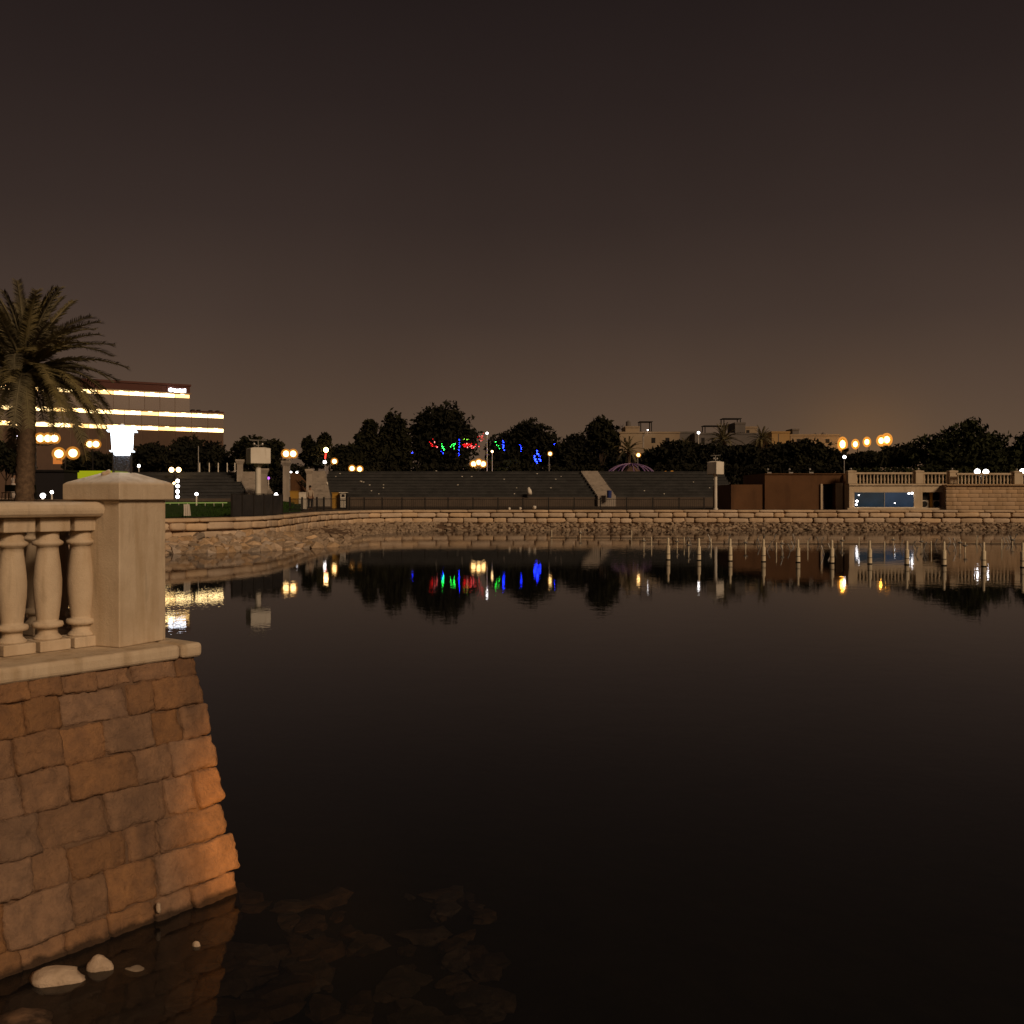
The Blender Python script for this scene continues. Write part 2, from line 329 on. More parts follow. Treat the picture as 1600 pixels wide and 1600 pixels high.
# earth slope between wall foot and water
def resample(line, n):
    L = [0]
    for a, b in zip(line, line[1:]): L.append(L[-1] + (b - a).length)
    out = []
    for i in range(n):
        t = L[-1] * i / (n - 1); j = max(k for k in range(len(L)) if L[k] <= t + 1e-9); j = min(j, len(line) - 2)
        out.append(line[j].lerp(line[j + 1], (t - L[j]) / (L[j + 1] - L[j])))
    return out, L[-1]
NS = 260
qs, qlen = resample(QUAY, NS)
def shore_at(px):
    for (p0, d0), (p1, d1) in zip(water_line, water_line[1:]):
        if p0 <= px <= p1: return d0 + (d1 - d0) * (px - p0) / (p1 - p0)
    return None
mb = MB(); rows = 6; vs = []; fs = []
SL = []
for i in range(-75, 1715, 6):
    pxv = i
    for (p0, d0), (p1, d1) in zip(top_line, top_line[1:]):
        if p0 <= max(pxv, -60) <= p1: dt = d0 + (d1 - d0) * (max(pxv, -60) - p0) / (p1 - p0)
    dw = shore_at(min(max(pxv, -60), 1700)) 
    dt += .3
    SL.append((pxv, dt, dw))
    for j in range(rows + 1):
        t = j / rows; d = dt + (dw - 1.2 - dt) * t; z = .50 + (-.35 - .50) * t ** .9
        if pxv > 470 and pxv < 552: z += .22 * math.sin(PI * min(1, t * 1.0)) * (1 - abs(pxv - 520) / 60 if abs(pxv - 520) < 60 else 0)
        vs.append((X(pxv, d), d, z + .06 * noise.noise(Vector((X(pxv, d) * .9, d * .9, 0)))))
n = len(SL)
for i in range(n - 1):
    for j in range(rows):
        a = i * (rows + 1) + j; fs.append((a, a + 1, a + rows + 2, a + rows + 1))
mb.add(vs, fs); struct(recalc(mb.build('bank_slope', M['earth'], smooth=True)))

# lake bed and lake surface
vs, fs = [], []
gx = [-110 + 4 * i for i in range(60)]; gy = [-12 + 2.5 * i for i in range(38)]
def bed(x, y):
    a = Vector((.606, .795)); nrm = Vector((.795, -.606)); q = Vector((x + 1.65, y - 6.14))
    dn, da = q.dot(nrm), q.dot(a); dist = max(dn, 0) if da < 0 else math.hypot(max(dn, 0), da)
    return -.14 - .16 * min(dist / 3.0, 1) - 1.5 * min(max(dist - 2.2, 0) / 6, 1)
fine = [-8 + .25 * i for i in range(57)]; finy = [.2 + .25 * i for i in range(49)]
gx = sorted(set([x for x in gx if x < -8 or x > 6] + fine)); gy = sorted(set([y for y in gy if y < .2 or y > 12.2] + finy))
for y in gy:
    for x in gx: vs.append((x, y, bed(x, y) + .05 * noise.noise(Vector((x * 1.3, y * 1.3, 2)))))
w = len(gx)
for j in range(len(gy) - 1):
    for i in range(w - 1): fs.append((j * w + i, j * w + i + 1, (j + 1) * w + i + 1, (j + 1) * w + i))
struct(MB().add(vs, fs).build('lake_bed', M['silt'], smooth=True))

wm = bpy.data.materials.new('water'); wm.use_nodes = True; nt = wm.node_tree; nt.nodes.clear()
out = nt.nodes.new('ShaderNodeOutputMaterial'); mixs = nt.nodes.new('ShaderNodeMixShader'); fd = nt.nodes.new('ShaderNodeVectorMath'); fd.operation = 'DOT_PRODUCT'
gl = nt.nodes.new('ShaderNodeBsdfGlossy'); gl.inputs['Roughness'].default_value = .0; gl.inputs['Color'].default_value = (.80, .81, .84, 1)
tr = nt.nodes.new('ShaderNodeBsdfTransparent'); tr.inputs['Color'].default_value = (.35, .33, .30, 1)
df = nt.nodes.new('ShaderNodeBsdfDiffuse'); df.inputs['Color'].default_value = (.030, .033, .036, 1)   # murk in the water
mk = nt.nodes.new('ShaderNodeMixShader'); mk.inputs[0].default_value = .26
nt.links.new(tr.outputs[0], mk.inputs[1]); nt.links.new(df.outputs[0], mk.inputs[2])
geo = nt.nodes.new('ShaderNodeNewGeometry')
n1 = nt.nodes.new('ShaderNodeTexNoise'); n1.inputs['Scale'].default_value = 1.6; n1.inputs['Detail'].default_value = 3
n2 = nt.nodes.new('ShaderNodeTexNoise'); n2.inputs['Scale'].default_value = .07; n2.inputs['Detail'].default_value = 2
nt.links.new(geo.outputs['Position'], n1.inputs['Vector']); nt.links.new(geo.outputs['Position'], n2.inputs['Vector'])
mr = nt.nodes.new('ShaderNodeMapRange'); mr.inputs['From Min'].default_value = .38; mr.inputs['From Max'].default_value = .66; mr.inputs['To Min'].default_value = .35; mr.inputs['To Max'].default_value = 1.5
nt.links.new(n2.outputs['Fac'], mr.inputs['Value'])
ds = nt.nodes.new('ShaderNodeVectorMath'); ds.operation = 'DISTANCE'; ds.inputs[1].default_value = (20, 47, 0); nt.links.new(geo.outputs['Position'], ds.inputs[0])   # the fountain pipes stir the lake round them
mf = nt.nodes.new('ShaderNodeMapRange'); mf.inputs['From Min'].default_value = 5; mf.inputs['From Max'].default_value = 24; mf.inputs['To Min'].default_value = 3.4; mf.inputs['To Max'].default_value = 1
nt.links.new(ds.outputs['Value'], mf.inputs['Value'])
mu = nt.nodes.new('ShaderNodeMath'); mu.operation = 'MULTIPLY'; nt.links.new(n1.outputs['Fac'], mu.inputs[0]); m0 = nt.nodes.new('ShaderNodeMath'); m0.operation = 'MULTIPLY'; nt.links.new(mr.outputs[0], m0.inputs[0]); nt.links.new(mf.outputs[0], m0.inputs[1]); nt.links.new(m0.outputs[0], mu.inputs[1])
bp = nt.nodes.new('ShaderNodeBump'); bp.inputs['Strength'].default_value = 1.0; bp.inputs['Distance'].default_value = .0016
n3 = nt.nodes.new('ShaderNodeTexNoise'); n3.inputs['Scale'].default_value = 8; n3.inputs['Detail'].default_value = 2; nt.links.new(geo.outputs['Position'], n3.inputs['Vector'])
m3 = nt.nodes.new('ShaderNodeMath'); m3.operation = 'MULTIPLY'; m3.inputs[1].default_value = .34; nt.links.new(n3.outputs['Fac'], m3.inputs[0])
m4 = nt.nodes.new('ShaderNodeMath'); m4.operation = 'ADD'; nt.links.new(mu.outputs[0], m4.inputs[0]); nt.links.new(m3.outputs[0], m4.inputs[1])
nt.links.new(m4.outputs[0], bp.inputs['Height'])
nt.links.new(bp.outputs[0], gl.inputs['Normal']); nt.links.new(bp.outputs[0], fd.inputs[0]); nt.links.new(geo.outputs['Incoming'], fd.inputs[1])
def mth(op, a, b=None):     # Schlick's Fresnel curve, the same from above and from below
    n = nt.nodes.new('ShaderNodeMath'); n.operation = op
    for k, v in enumerate((a, b)):
        if v is None: continue
        if isinstance(v, (int, float)): n.inputs[k].default_value = v
        else: nt.links.new(v, n.inputs[k])
    return n.outputs[0]
om = mth('SUBTRACT', 1.0, mth('ABSOLUTE', fd.outputs['Value'])); frs = mth('ADD', mth('MULTIPLY', mth('POWER', mth('MAXIMUM', om, 0.0), 5.0), .98), .02)
nt.links.new(frs, mixs.inputs[0]); nt.links.new(mk.outputs[0], mixs.inputs[1]); nt.links.new(gl.outputs[0], mixs.inputs[2]); nt.links.new(mixs.outputs[0], out.inputs[0])
struct(MB().add([(-110, -12, 0), (125, -12, 0), (125, 81, 0), (-110, 81, 0)], [(0, 1, 2, 3)]).build('water', wm))

# ================================================================== FOREGROUND TERRACE
A2, N2 = Vector((.606, .795, 0)), Vector((.795, -.606, 0))
BC = Vector((-1.65, 6.14, 0)); BAT = .324; TH = math.atan(BAT)
UP = Vector((-N2.x * math.sin(TH), -N2.y * math.sin(TH), math.cos(TH))); FN = Vector((N2.x * math.cos(TH), N2.y * math.cos(TH), math.sin(TH)))
ROT = Matrix((A2, -FN, UP)).transposed()         # local x along wall, y into the wall, z up the batter
L0 = Vector((-1.93, 6.40, 0))                     # outer corner of the coping
def face(s, z): return BC + A2 * s - N2 * (BAT * z) + Vector((0, 0, z))
def s_of(px, z):
    k = (px - 800) / F; b = BC - N2 * (BAT * z); return (k * b.y - b.x) / (A2.x - k * A2.y)

# paved terrace and promenade (solid land the viewer stands on)
cor = L0 - N2 * .30 - A2 * .30
s_end = (6.2) / .795
terr = [(cor.x, cor.y), (cor.x - A2.x * s_end, cor.y - A2.y * s_end), (46.2, .0), (46.2, -60), (-80, -60), (-80, 26), (-40, 30), (cor.x - .86 * 9, cor.y + .51 * 9)]
struct(recalc(MB().prism(terr, -3, 1.40).build('terrace_paving', M['paving'])))

wall = thing('stone_wall', 'battered rock faced stone wall rising from the water under the balustrade', 'wall', BC)
core = []
for z in (-.4, 1.355):
    p = face(0, z) + N2 * .006 - A2 * .045; core += [p, p - A2 * 8.2, p - A2 * 8.2 - N2 * .45, p - N2 * .75]
mb = MB(BC).add(core, [(3, 2, 1, 0), (4, 5, 6, 7), (0, 1, 5, 4), (1, 2, 6, 5), (2, 3, 7, 6), (3, 0, 4, 7)])
recalc(mb.build('mortar_core', M['mortar'], wall))
zb = [1.36, 1.25, 1.08, .89, .70, .50, .32, .105, -.10, -.30]
joints = [[272, 200, 148, 90, 40], [237, 194, 90, 35], [279, 236, 160, 91, 20], [265, 206, 105, 30], [304, 255, 162, 60], [245, 195, 105, 47], [242, 165, 110, 5], [300, 242, 170, 102, 32], [300, 185, 92, 10]]
sd = 0
for k in range(9):
    z0, z1 = zb[k + 1], zb[k]; zm = (z0 + z1) / 2
    ss = [.015 + rng.uniform(-.03, .03)] + [s_of(p, zm) for p in joints[k]]
    while ss[-1] > -3.4: ss.append(ss[-1] - rng.uniform(.2, .42))
    for i in range(len(ss) - 1):
        sd += 1; sb, sa = ss[i], ss[i + 1]; hw = (sb - sa) / 2 - .001; hh = (z1 - z0) / 2 / math.cos(TH) + .001
        dep = .16; proud = rng.uniform(-.010, .016)
        c = face((sa + sb) / 2, zm) + FN * (-dep + .030 + proud)
        me = rough_block(hw, dep, hh, sd, 12 if hw > .1 else 9, 20, .0175, 8.5, M['stone'])
        o = link('stone', me, wall, c - BC); o.rotation_euler = (ROT @ Matrix.Rotation(rng.uniform(-.02, .02), 3, 'Y')).to_euler()
    # return side behind the corner
    for j in range(4):
        sd += 1; c = face(-.14, zm) - N2 * (.42 + .34 * j); me = rough_block(.16, .155, hh, sd, 4, 12, .012, 7.5, M['stone'])
        o = link('stone', me, wall, c - BC); o.rotation_euler = ROT.to_euler()
# coping slabs
slabs = [(0, -.155), (-.16, -1.32), (-1.326, -2.45), (-2.456, -3.6), (-3.606, -4.8), (-4.806, -6.0), (-6.006, -7.7)]
cm = Matrix((A2, -N2, Vector((0, 0, 1)))).transposed()
for a, b in slabs:
    c = L0 + A2 * ((a + b) / 2) - N2 * .26 + Vector((0, 0, 1.405))
    MB(BC).box(c, (abs(a - b) / 2 - .0015, .26, .045), cm).build('coping_slab', M['cast'], wall, bevel=.026)
for j in range(5):
    c = L0 - A2 * .27 - N2 * (.525 + 1.1 * j + .55) + Vector((0, 0, 1.4035)); MB(BC).box(c, (.27, .548, .045), cm).build('coping_slab', M['cast'], wall, bevel=.026)

# pillar
PC = Vector((-2.45, 6.387, 1.451)); pr = Matrix.Rotation(math.radians(-23.8), 3, 'Z')
pil = thing('balustrade_pillar', 'square cream stone pillar with hipped cap at the end of the near balustrade', 'pillar', PC)
MB().square((0, 0, 0), [(.195, 0), (.195, .884)], pr).build('shaft', M['cast'], pil, bevel=.008)
MB().square((0, 0, .884), [(.205, 0), (.230, .004), (.230, .10), (.215, .112), (.085, .166), (.070, .172)], pr).build('cap', M['cast'], pil, bevel=.006)
st = thing('lantern_stub', 'broken bit of pale mortar on the pillar cap beside the lantern foot', 'mortar lump', PC + Vector((-.05, -.075, 1.052)))
link('lump', rough_block(.028, .02, .014, 991, 3, 4, .006, 20, M['cast']), st, rot=(0, -.35, .3))

# lantern standing on the pillar cap
LC = PC + Vector((.012, .02, 1.056))
lan = thing('lantern', 'glowing white lantern with pitched lid standing on the pillar cap', 'lantern', LC)
lr = Matrix.Rotation(math.radians(18), 3, 'Z')
for x, y in ((-1, -1), (1, -1), (1, 1), (-1, 1)):
    v = lr @ Vector((x * .052, y * .052, 0)); MB().tube([v + Vector((0, 0, -.012)), v + Vector((0, 0, .125))], .0045, 6).build('post', M['iron'], lan)
MB().square((0, 0, .004), [(.043, 0), (.046, .105)], lr).build('lower_glass', M['clear'], lan)
MB().square((0, 0, .112), [(.046, 0), (.046, .015)], lr).build('light_tray', M['g_lantern'], lan)
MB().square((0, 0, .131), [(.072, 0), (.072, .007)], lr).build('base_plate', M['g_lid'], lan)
MB().square((0, 0, .1385), [(.058, 0), (.064, .118)], lr).build('glass_body', M['g_lantern'], lan)
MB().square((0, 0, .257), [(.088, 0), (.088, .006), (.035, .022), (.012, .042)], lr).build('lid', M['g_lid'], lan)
MB().ball((0, 0, .302), .009, 8, 6).build('finial', M['white'], lan)

# balusters: one shared shaft with two square ends
prof = [(.064, .70), (.064, .655), (.070, .65), (.086, .640), (.088, .630), (.082, .62), (.060, .612), (.062, .58), (.072, .50), (.080, .41), (.078, .33), (.070, .25), (.062, .185), (.060, .172), (.084, .166), (.089, .150), (.084, .136), (.056, .130), (.056, .098), (.066, .088), (.078, .076), (.080, .064)][::-1]
shaft_me = MB().lathe((0, 0, 0), prof, 28).mesh('shaft', M['cast'], True)
plinth_me = MB().box((0, 0, .032), (.094, .094, .032)).mesh('plinth', M['cast'])
abacus_me = MB().box((0, 0, .742), (.092, .092, .042)).mesh('abacus', M['cast'])
def balustrade(name, label, start, direction, count, step, first):
    t = thing(name, label, 'balustrade', start); rz = math.atan2(direction.y, direction.x)
    for i in range(count):
        p = direction * (first + step * i)
        s = link('baluster', shaft_me, t, p, (0, 0, rz + i * .7)); 
        for nm, me in (('plinth', plinth_me), ('abacus', abacus_me)):
            q = link(nm, me, s); q.rotation_euler = (0, 0, -i * .7)
            bv = q.modifiers.new('bevel', 'BEVEL'); bv.width = .006; bv.segments = 2
    return t
row0 = L0 - N2 * .45; row0.z = 1.452
def s_row(px):
    k = (px - 800) / F; return (k * row0.y - row0.x) / (A2.x - k * A2.y)
sb = s_row(127)
bal = balustrade('balustrade', 'near cream stone balustrade running from the left edge to the pillar', row0, -A2, 12, .212, -sb)
cr = Matrix((A2, -N2, Vector((0, 0, 1)))).transposed()
rail_end = s_row(166)
MB().box(A2 * ((rail_end - 7.0) / 2 + .0) + Vector((0, 0, .830)), ((rail_end + 7.0) / 2, .165, .045), cr).build('handrail', M['cast'], bal, bevel=.038)
Q2 = Vector((-.87, .493, 0)).normalized(); r0 = Vector((PC.x, PC.y, 1.452))
bal2 = balustrade('balustrade', 'second balustrade running back from the pillar, seen through the gaps of the near one', r0, Q2, 16, .2135, .37)
cr2 = Matrix((Q2, Vector((-Q2.y, Q2.x, 0)), Vector((0, 0, 1)))).transposed()
MB().box(Q2 * (.30 + 2.0) + Vector((0, 0, .829)), (2.0, .15, .045), cr2).build('handrail', M['cast'], bal2, bevel=.036)

# rocks at the foot of the wall
def rock(px, py, w, h, label, m, seed, z=0, flat=.6, rz=0, group=None):
    d = (CZ - z) * F / (py - HY); me = rock_mesh(seed, 3, flat, m, .22)
    o = link('rock', me, None, P(px, py, d), (0, 0, rz)); o.scale = (w, w * .7, h); me.shade_smooth()
    return tag(o, label, 'rock', group)
rock(92, 1532, .118, .085, 'large pale rock breaking the water below the wall', M['pale'], 3, .0, .75, .25)
rock(155, 1513, .070, .075, 'small pale rock beside the large pale one at the wall foot', M['pale'], 11, .0, .8)
rock(36, 1600, .15, .07, 'brown rounded rock half under water at the bottom left corner', M['stone'], 5, -.01, .7)
rock(212, 1518, .07, .05, 'flat brownish rock just awash right of the small pale rock', M['rubble'], 8, -.015, .4, -.3)
rock(307, 1478, .022, .03, 'tiny pale stone sticking out of the dark shallows', M['pale'], 14, .0, .8)
tag(link('rock', rough_block(.012, .01, .026, 55, 2, 4, .006, 25, M['pale']), None, face(s_of(238, .06), .06) + FN * .055), 'tiny white chip lodged on the lowest course of the wall', 'rock')
r2 = random.Random(12)
wet = [rock_mesh(20 + i, 2, .5, M['wetrock'], .55) for i in range(8)]
for i in range(190):
    px = 60 + 720 * r2.random() ** 1.25; py = r2.uniform(1400, 1610) if px > 300 else r2.uniform(1535, 1620); d0 = (CZ + .2) * F / (py - HY); p = P(px, py, d0)
    q = Vector((p.x + 1.65, p.y - 6.14)); 
    if q.dot(Vector((.795, -.606))) < .12 and q.dot(Vector((.606, .795))) < .1: continue
    zz = bed(p.x, p.y); s = r2.uniform(.035, .145) * (1 if px < 520 else .8)
    o = link('submerged_rock', wet[i % 8], None, (p.x, p.y, min(zz + s * .15, -.03 - s * .5)), (0, 0, r2.uniform(0, 6))); o.scale = (s * 1.3, s, s * .8)
    tag(o, 'dark brown rock lying under the shallow water near the wall', 'rock', 'rocks under the shallow water')

# ================================================================== FAR QUAY WALL AND RUBBLE
quay = thing('quay_wall', 'low stone block quay wall running round the far shore', 'wall', (0, 0, 0))
def walk(line, step_fn, start=0):
    L = [0]
    for a, b in zip(line, line[1:]): L.append(L[-1] + (b - a).length)
    def at(t):
        t = min(max(t, 0), L[-1] - 1e-6); j = max(k for k in range(len(line) - 1) if L[k] <= t); return line[j].lerp(line[j + 1], (t - L[j]) / (L[j + 1] - L[j]))
    t = start; out = []
    while t < L[-1] - .3:
        w = step_fn(); t2 = min(t + w, L[-1]); out.append((at(t), at(t2))); t = t2
    return out
r3 = random.Random(5)
QV = QUAY[2:-1]
vars_ = [rough_block(1, 1, 1, 300 + i, 3, 7 + i % 3 * 2, .085, 1.5, M['block']) for i in range(12)]
for z0, z1, outw in ((.86, 1.24, .03), (.44, .85, .0)):
    for a, b in walk(QV, lambda: r3.uniform(.75, 1.75), r3.uniform(0, .5)):
        d = b - a; L = d.length
        o = link('stone_block', vars_[r3.randrange(12)], quay, ((a.x + b.x) / 2 + r3.uniform(-.02, .02), (a.y + b.y) / 2 + .12 + r3.uniform(-.06, .05) - outw, (z0 + z1) / 2 + r3.uniform(-.02, .02)), (r3.uniform(-.05, .05), r3.uniform(-.012, .012), math.atan2(d.y, d.x) + (PI if r3.random() < .5 else 0)))
        o.scale = (L / 2 - .022, .25, (z1 - z0) / 2 - .02)
for a, b in walk(QV, lambda: r3.uniform(1.6, 2.4)):
    d = b - a
    o = link('coping_stone', vars_[r3.randrange(12)], quay, ((a.x + b.x) / 2, (a.y + b.y) / 2 + .16, 1.345), (0, 0, math.atan2(d.y, d.x))); o.scale = (d.length / 2 - .012, .30, .10)
mb = MB(); vs = []; fs = []
for v in QUAY:
    vs += [(v.x, v.y + .06, -.5), (v.x, v.y + .06, 1.30), (v.x, v.y + .5, 1.30)]
for i in range(len(QUAY) - 1):
    a = i * 3; fs += [(a, a + 3, a + 4, a + 1), (a + 1, a + 4, a + 5, a + 2)]
mb.add(vs, fs).build('backing', M['mortar'], quay)

rk = [rock_mesh(60 + i, 1, .75, M['rubble'], .4) for i in range(10)]
cand = []
r4 = random.Random(9)
def slope_z(t): return .50 - .85 * t ** .9
for i in range(3300):
    u = r4.random(); pxv = -50 + 1740 * u if i < 2600 else r4.uniform(440, 680)
    if r4.random() < .12: pxv = r4.uniform(240, 560)
    e = min(SL, key=lambda s: abs(s[0] - pxv)); dt, dw = e[1], e[2]
    wl = (dt - dw) 
    t = r4.random() ** .8; d = dt - .35 + (dw - .1 - dt + .35) * t
    if wl > 8: d = dw + r4.random() ** 1.15 * (wl - .2) - .1; t = (dt - d) / (dt - dw + 1.2)
    else: t = (dt - d) / (dt - dw + 1.2)
    t = min(max(t, 0), 1); z = slope_z(t); s = r4.uniform(.16, .44) if pxv < 545 and d < 56 else r4.uniform(.10, .24)
    if 490 < pxv < 552 and d < 56: z += .1
    cand.append((s / d, X(pxv, d), d, z, s, pxv))
cand.sort(key=lambda c: -c[0])
root_big = cand[:300]
for i, (k, x, y, z, s, pxv) in enumerate(root_big):
    o = link('rubble_stone', rk[i % 10], None, (x, y, z + s * r4.uniform(.05, .5)), (r4.uniform(-.5, .5), r4.uniform(-.5, .5), r4.uniform(0, 6))); o.scale = (s * r4.uniform(.8, 1.35), s, s * r4.uniform(.7, 1.1))
    tag(o, 'angular tan rubble stone heaped at the foot of the near left quay', 'stone', 'rubble stones along the near left shore')
mb = MB()
tm = [(np.array([v.co[:] for v in me.vertices]), [tuple(p.vertices) for p in me.polygons]) for me in rk]
for i, (k, x, y, z, s, pxv) in enumerate(cand[300:]):
    v, f = tm[i % 10]; R = np.array(Euler((r4.uniform(-.5, .5), r4.uniform(-.5, .5), r4.uniform(0, 6))).to_matrix())
    vv = (v * np.array([s * r4.uniform(.8, 1.35), s, s * r4.uniform(.7, 1.1)])) @ R.T + np.array([x, y, z + s * .25]); n0 = len(mb.v)
    mb.v.extend(map(tuple, vv)); mb.f.extend(tuple(a + n0 for a in p) for p in f)
o = stuff(mb.build('shore_rubble', M['rubble'])); tag(o, 'band of small rubble along the far waterline', 'rubble')

# ================================================================== TREES
def leaves_mesh(lobes, n, size, seed, m, jitter=.16):
    """lobes: (centre, radii) ; leaf sized faces spread through the volume, denser towards the shell"""
    r = np.random.RandomState(seed); vol = np.array([l[1][0] * l[1][1] * l[1][2] for l in lobes]) ** .8; vol /= vol.sum()
    idx = r.choice(len(lobes), n, p=vol); C = np.array([l[0] for l in lobes])[idx]; R = np.array([l[1] for l in lobes])[idx]
    d = r.normal(size=(n, 3)); d /= np.linalg.norm(d, axis=1)[:, None]
    rad = r.random(n) ** .42
    ph = np.sin(d[:, 0] * 5.1 + seed) * np.sin(d[:, 1] * 4.3 + seed * 2) * np.sin(d[:, 2] * 6.2 + seed * 3)
    ph2 = np.sin(d[:, 0] * 13 + seed * 5) * np.sin(d[:, 2] * 15 + seed)
    rad = rad * (1 + jitter * 1.6 * ph + jitter * .6 * ph2) + r.normal(size=n) * .03
    p = C + d * R * rad[:, None]
    u = r.normal(size=(n, 3)); u /= np.linalg.norm(u, axis=1)[:, None]; t = r.normal(size=(n, 3)); w = np.cross(u, t); w /= np.linalg.norm(w, axis=1)[:, None]
    s = size * (.5 + r.random(n))[:, None]; a = p + u * s; b = p + w * s * .45; c = p - u * s; e = p - w * s * .45
    V = np.stack([a, b, c, e], 1).reshape(-1, 3)
    me = bpy.data.meshes.new('crown'); me.vertices.add(n * 4); me.vertices.foreach_set('co', V.astype(np.float32).ravel())
    me.loops.add(n * 4); me.loops.foreach_set('vertex_index', np.arange(n * 4, dtype=np.int32)); me.polygons.add(n)
    me.polygons.foreach_set('loop_start', np.arange(0, n * 4, 4, dtype=np.int32)); me.polygons.foreach_set('loop_total', np.full(n, 4, dtype=np.int32))
    me.update(calc_edges=True); me.materials.append(m); return me
def tree(label, d, lobes_px, trunk_px, base_y=742, n=5200, m='leaf', size=None, seed=1, name='tree', group=None, ztop_trunk=None, jitter=.16):
    base = Vector((X(trunk_px, d), d, max(ZG, Z(base_y, d)))) if base_y else Vector((X(trunk_px, d), d, ZG))
    base.z = ZG if d < 112 else ZG
    t = thing(name, label, 'tree', base, 0, group); k = d / F
    lobes = []
    for (px, py, rx, ry) in lobes_px:
        c = P(px, py, d) - base; lobes.append(((c.x, c.y + rng.uniform(-.3, .3) * rx * k, c.z), (rx * k, rx * k * .85, ry * k)))
    link('crown', leaves_mesh(lobes, n, size or .0024 * d, seed, M[m], jitter), t)
    top = max(l[0][2] for l in lobes); mb = MB(); r0 = .012 * top * 1.6
    mb.tube([(0, 0, -.3), (.1, 0, top * .35), (.05, .1, top * .62)], [r0, r0 * .75, r0 * .45], 8)
    for c, r in lobes[:5]:
        q = Vector((.08, .05, top * .45)); mb.tube([q, q.lerp(Vector(c), .5) + Vector((0, 0, .05 * top)), Vector(c)], [r0 * .45, r0 * .3, r0 * .08], 6)
    mb.build('trunk', M['bark'], t, True)
    return t
GR = 'trees behind the seating stands'
tree('broad domed dark tree, tallest of the row behind the stands', 175, [(690, 668, 44, 38), (658, 682, 24, 28), (724, 683, 26, 22), (690, 702, 52, 28), (668, 660, 20, 18), (706, 655, 20, 18), (690, 720, 50, 24)], 702, n=9000, m='leafd', seed=3, group=GR)
tree('wide dark tree with blue string lights in its crown', 172, [(832, 682, 30, 26), (858, 696, 20, 22), (800, 692, 26, 22), (775, 700, 18, 20), (830, 712, 50, 24), (820, 672, 20, 14), (790, 718, 34, 22)], 834, n=8000, m='leafd', seed=4, group=GR)
tree('narrow upright tree left of the big domed tree', 170, [(612, 668, 13, 24), (628, 688, 14, 30), (600, 688, 14, 26), (612, 712, 32, 26), (610, 655, 7, 10), (624, 662, 8, 14)], 612, n=5500, seed=5, group=GR, jitter=.25)
tree('small dark tree with pointed head, left edge of the tall clump', 168, [(578, 670, 13, 15), (572, 692, 18, 22), (556, 708, 18, 14), (578, 715, 24, 22)], 578, n=4200, seed=6, group=GR)
tree('twin headed small tree beside the red and white lamp', 150, [(481, 694, 9, 13), (507, 690, 11, 13), (494, 712, 24, 20)], 494, n=3400, seed=7, group=GR, jitter=.1)
tree('low bushy tree filling the dip left of the tall clump', 165, [(530, 707, 16, 12), (548, 705, 16, 11), (540, 722, 30, 16)], 540, n=2800, seed=8, group=GR)
tree('round dark tree between the wide tree and the slender one', 168, [(900, 697, 22, 20), (884, 714, 22, 24), (908, 714, 22, 24)], 897, n=4000, m='leafd', seed=9, group=GR)
tree('slender tree with bare pale trunk left of the purple dome frame', 150, [(936, 668, 17, 16), (928, 676, 14, 10), (945, 680, 20, 18), (956, 694, 12, 16), (934, 694, 18, 14)], 939, n=4200, seed=10, group=GR, jitter=.28)
tree('dark bush crowned tree behind the left white loudspeaker box', 125, [(395, 698, 24, 17), (425, 701, 18, 14), (374, 706, 14, 17), (400, 720, 40, 22)], 396, n=5500, seed=11, group=GR)
tree('tall dark tree right of the lantern, left one of three', 130, [(238, 712, 26, 20), (255, 724, 30, 18), (222, 722, 18, 20)], 240, n=3800, m='leafd', seed=12, group=GR)
tree('dark tree in front of the lit office block, middle one of three', 128, [(290, 704, 30, 22), (280, 722, 34, 20), (308, 718, 22, 22)], 290, n=4200, m='leafd', seed=13, group=GR)
tree('dark tree under the right corner of the office block', 128, [(332, 712, 22, 22), (345, 722, 20, 18), (322, 726, 20, 16)], 334, n=3400, m='leafd', seed=14, group=GR)
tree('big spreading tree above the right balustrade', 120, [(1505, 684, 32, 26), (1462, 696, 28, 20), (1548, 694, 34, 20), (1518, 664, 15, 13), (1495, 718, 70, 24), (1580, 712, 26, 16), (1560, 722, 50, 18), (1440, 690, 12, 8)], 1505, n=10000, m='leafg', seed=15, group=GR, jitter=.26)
tree('lower dark tree under the orange lamps', 125, [(1400, 714, 30, 18), (1355, 720, 36, 14), (1425, 708, 20, 16), (1340, 724, 24, 14)], 1395, n=5200, seed=16, group=GR)
tree('tree cut by the right edge of the picture', 118, [(1606, 694, 18, 20), (1625, 708, 30, 24), (1598, 716, 14, 14)], 1620, n=3600, m='leafg', seed=17, group=GR, jitter=.26)
tree('dark shrubby tree right of the purple dome, before the flat roofed villa', 150, [(1050, 708, 30, 20), (1075, 704, 22, 16), (1060, 724, 44, 18), (1025, 716, 20, 18)], 1052, n=5000, m='leafd', seed=18, group=GR)
tree('dark tree behind the right white loudspeaker box', 148, [(1112, 712, 28, 20), (1140, 716, 30, 20), (1095, 722, 24, 18), (1165, 714, 26, 20)], 1128, n=5200, m='leafd', seed=19, group=GR)
tree('dark tree below the small orange lit villa', 146, [(1222, 712, 30, 20), (1196, 718, 26, 18), (1236, 700, 12, 12), (1210, 728, 44, 16)], 1215, n=4600, m='leafd', seed=20, group=GR)
tree('spiky headed dark tree before the long beige villa', 144, [(1258, 700, 18, 14), (1275, 712, 28, 20), (1300, 718, 28, 16), (1262, 724, 36, 16)], 1270, n=4800, seed=21, group=GR, jitter=.32)
tree('dark tree at the left edge behind the palm', 120, [(12, 712, 30, 24), (-20, 705, 30, 30), (30, 726, 24, 18)], 8, n=3600, seed=22, group=GR)
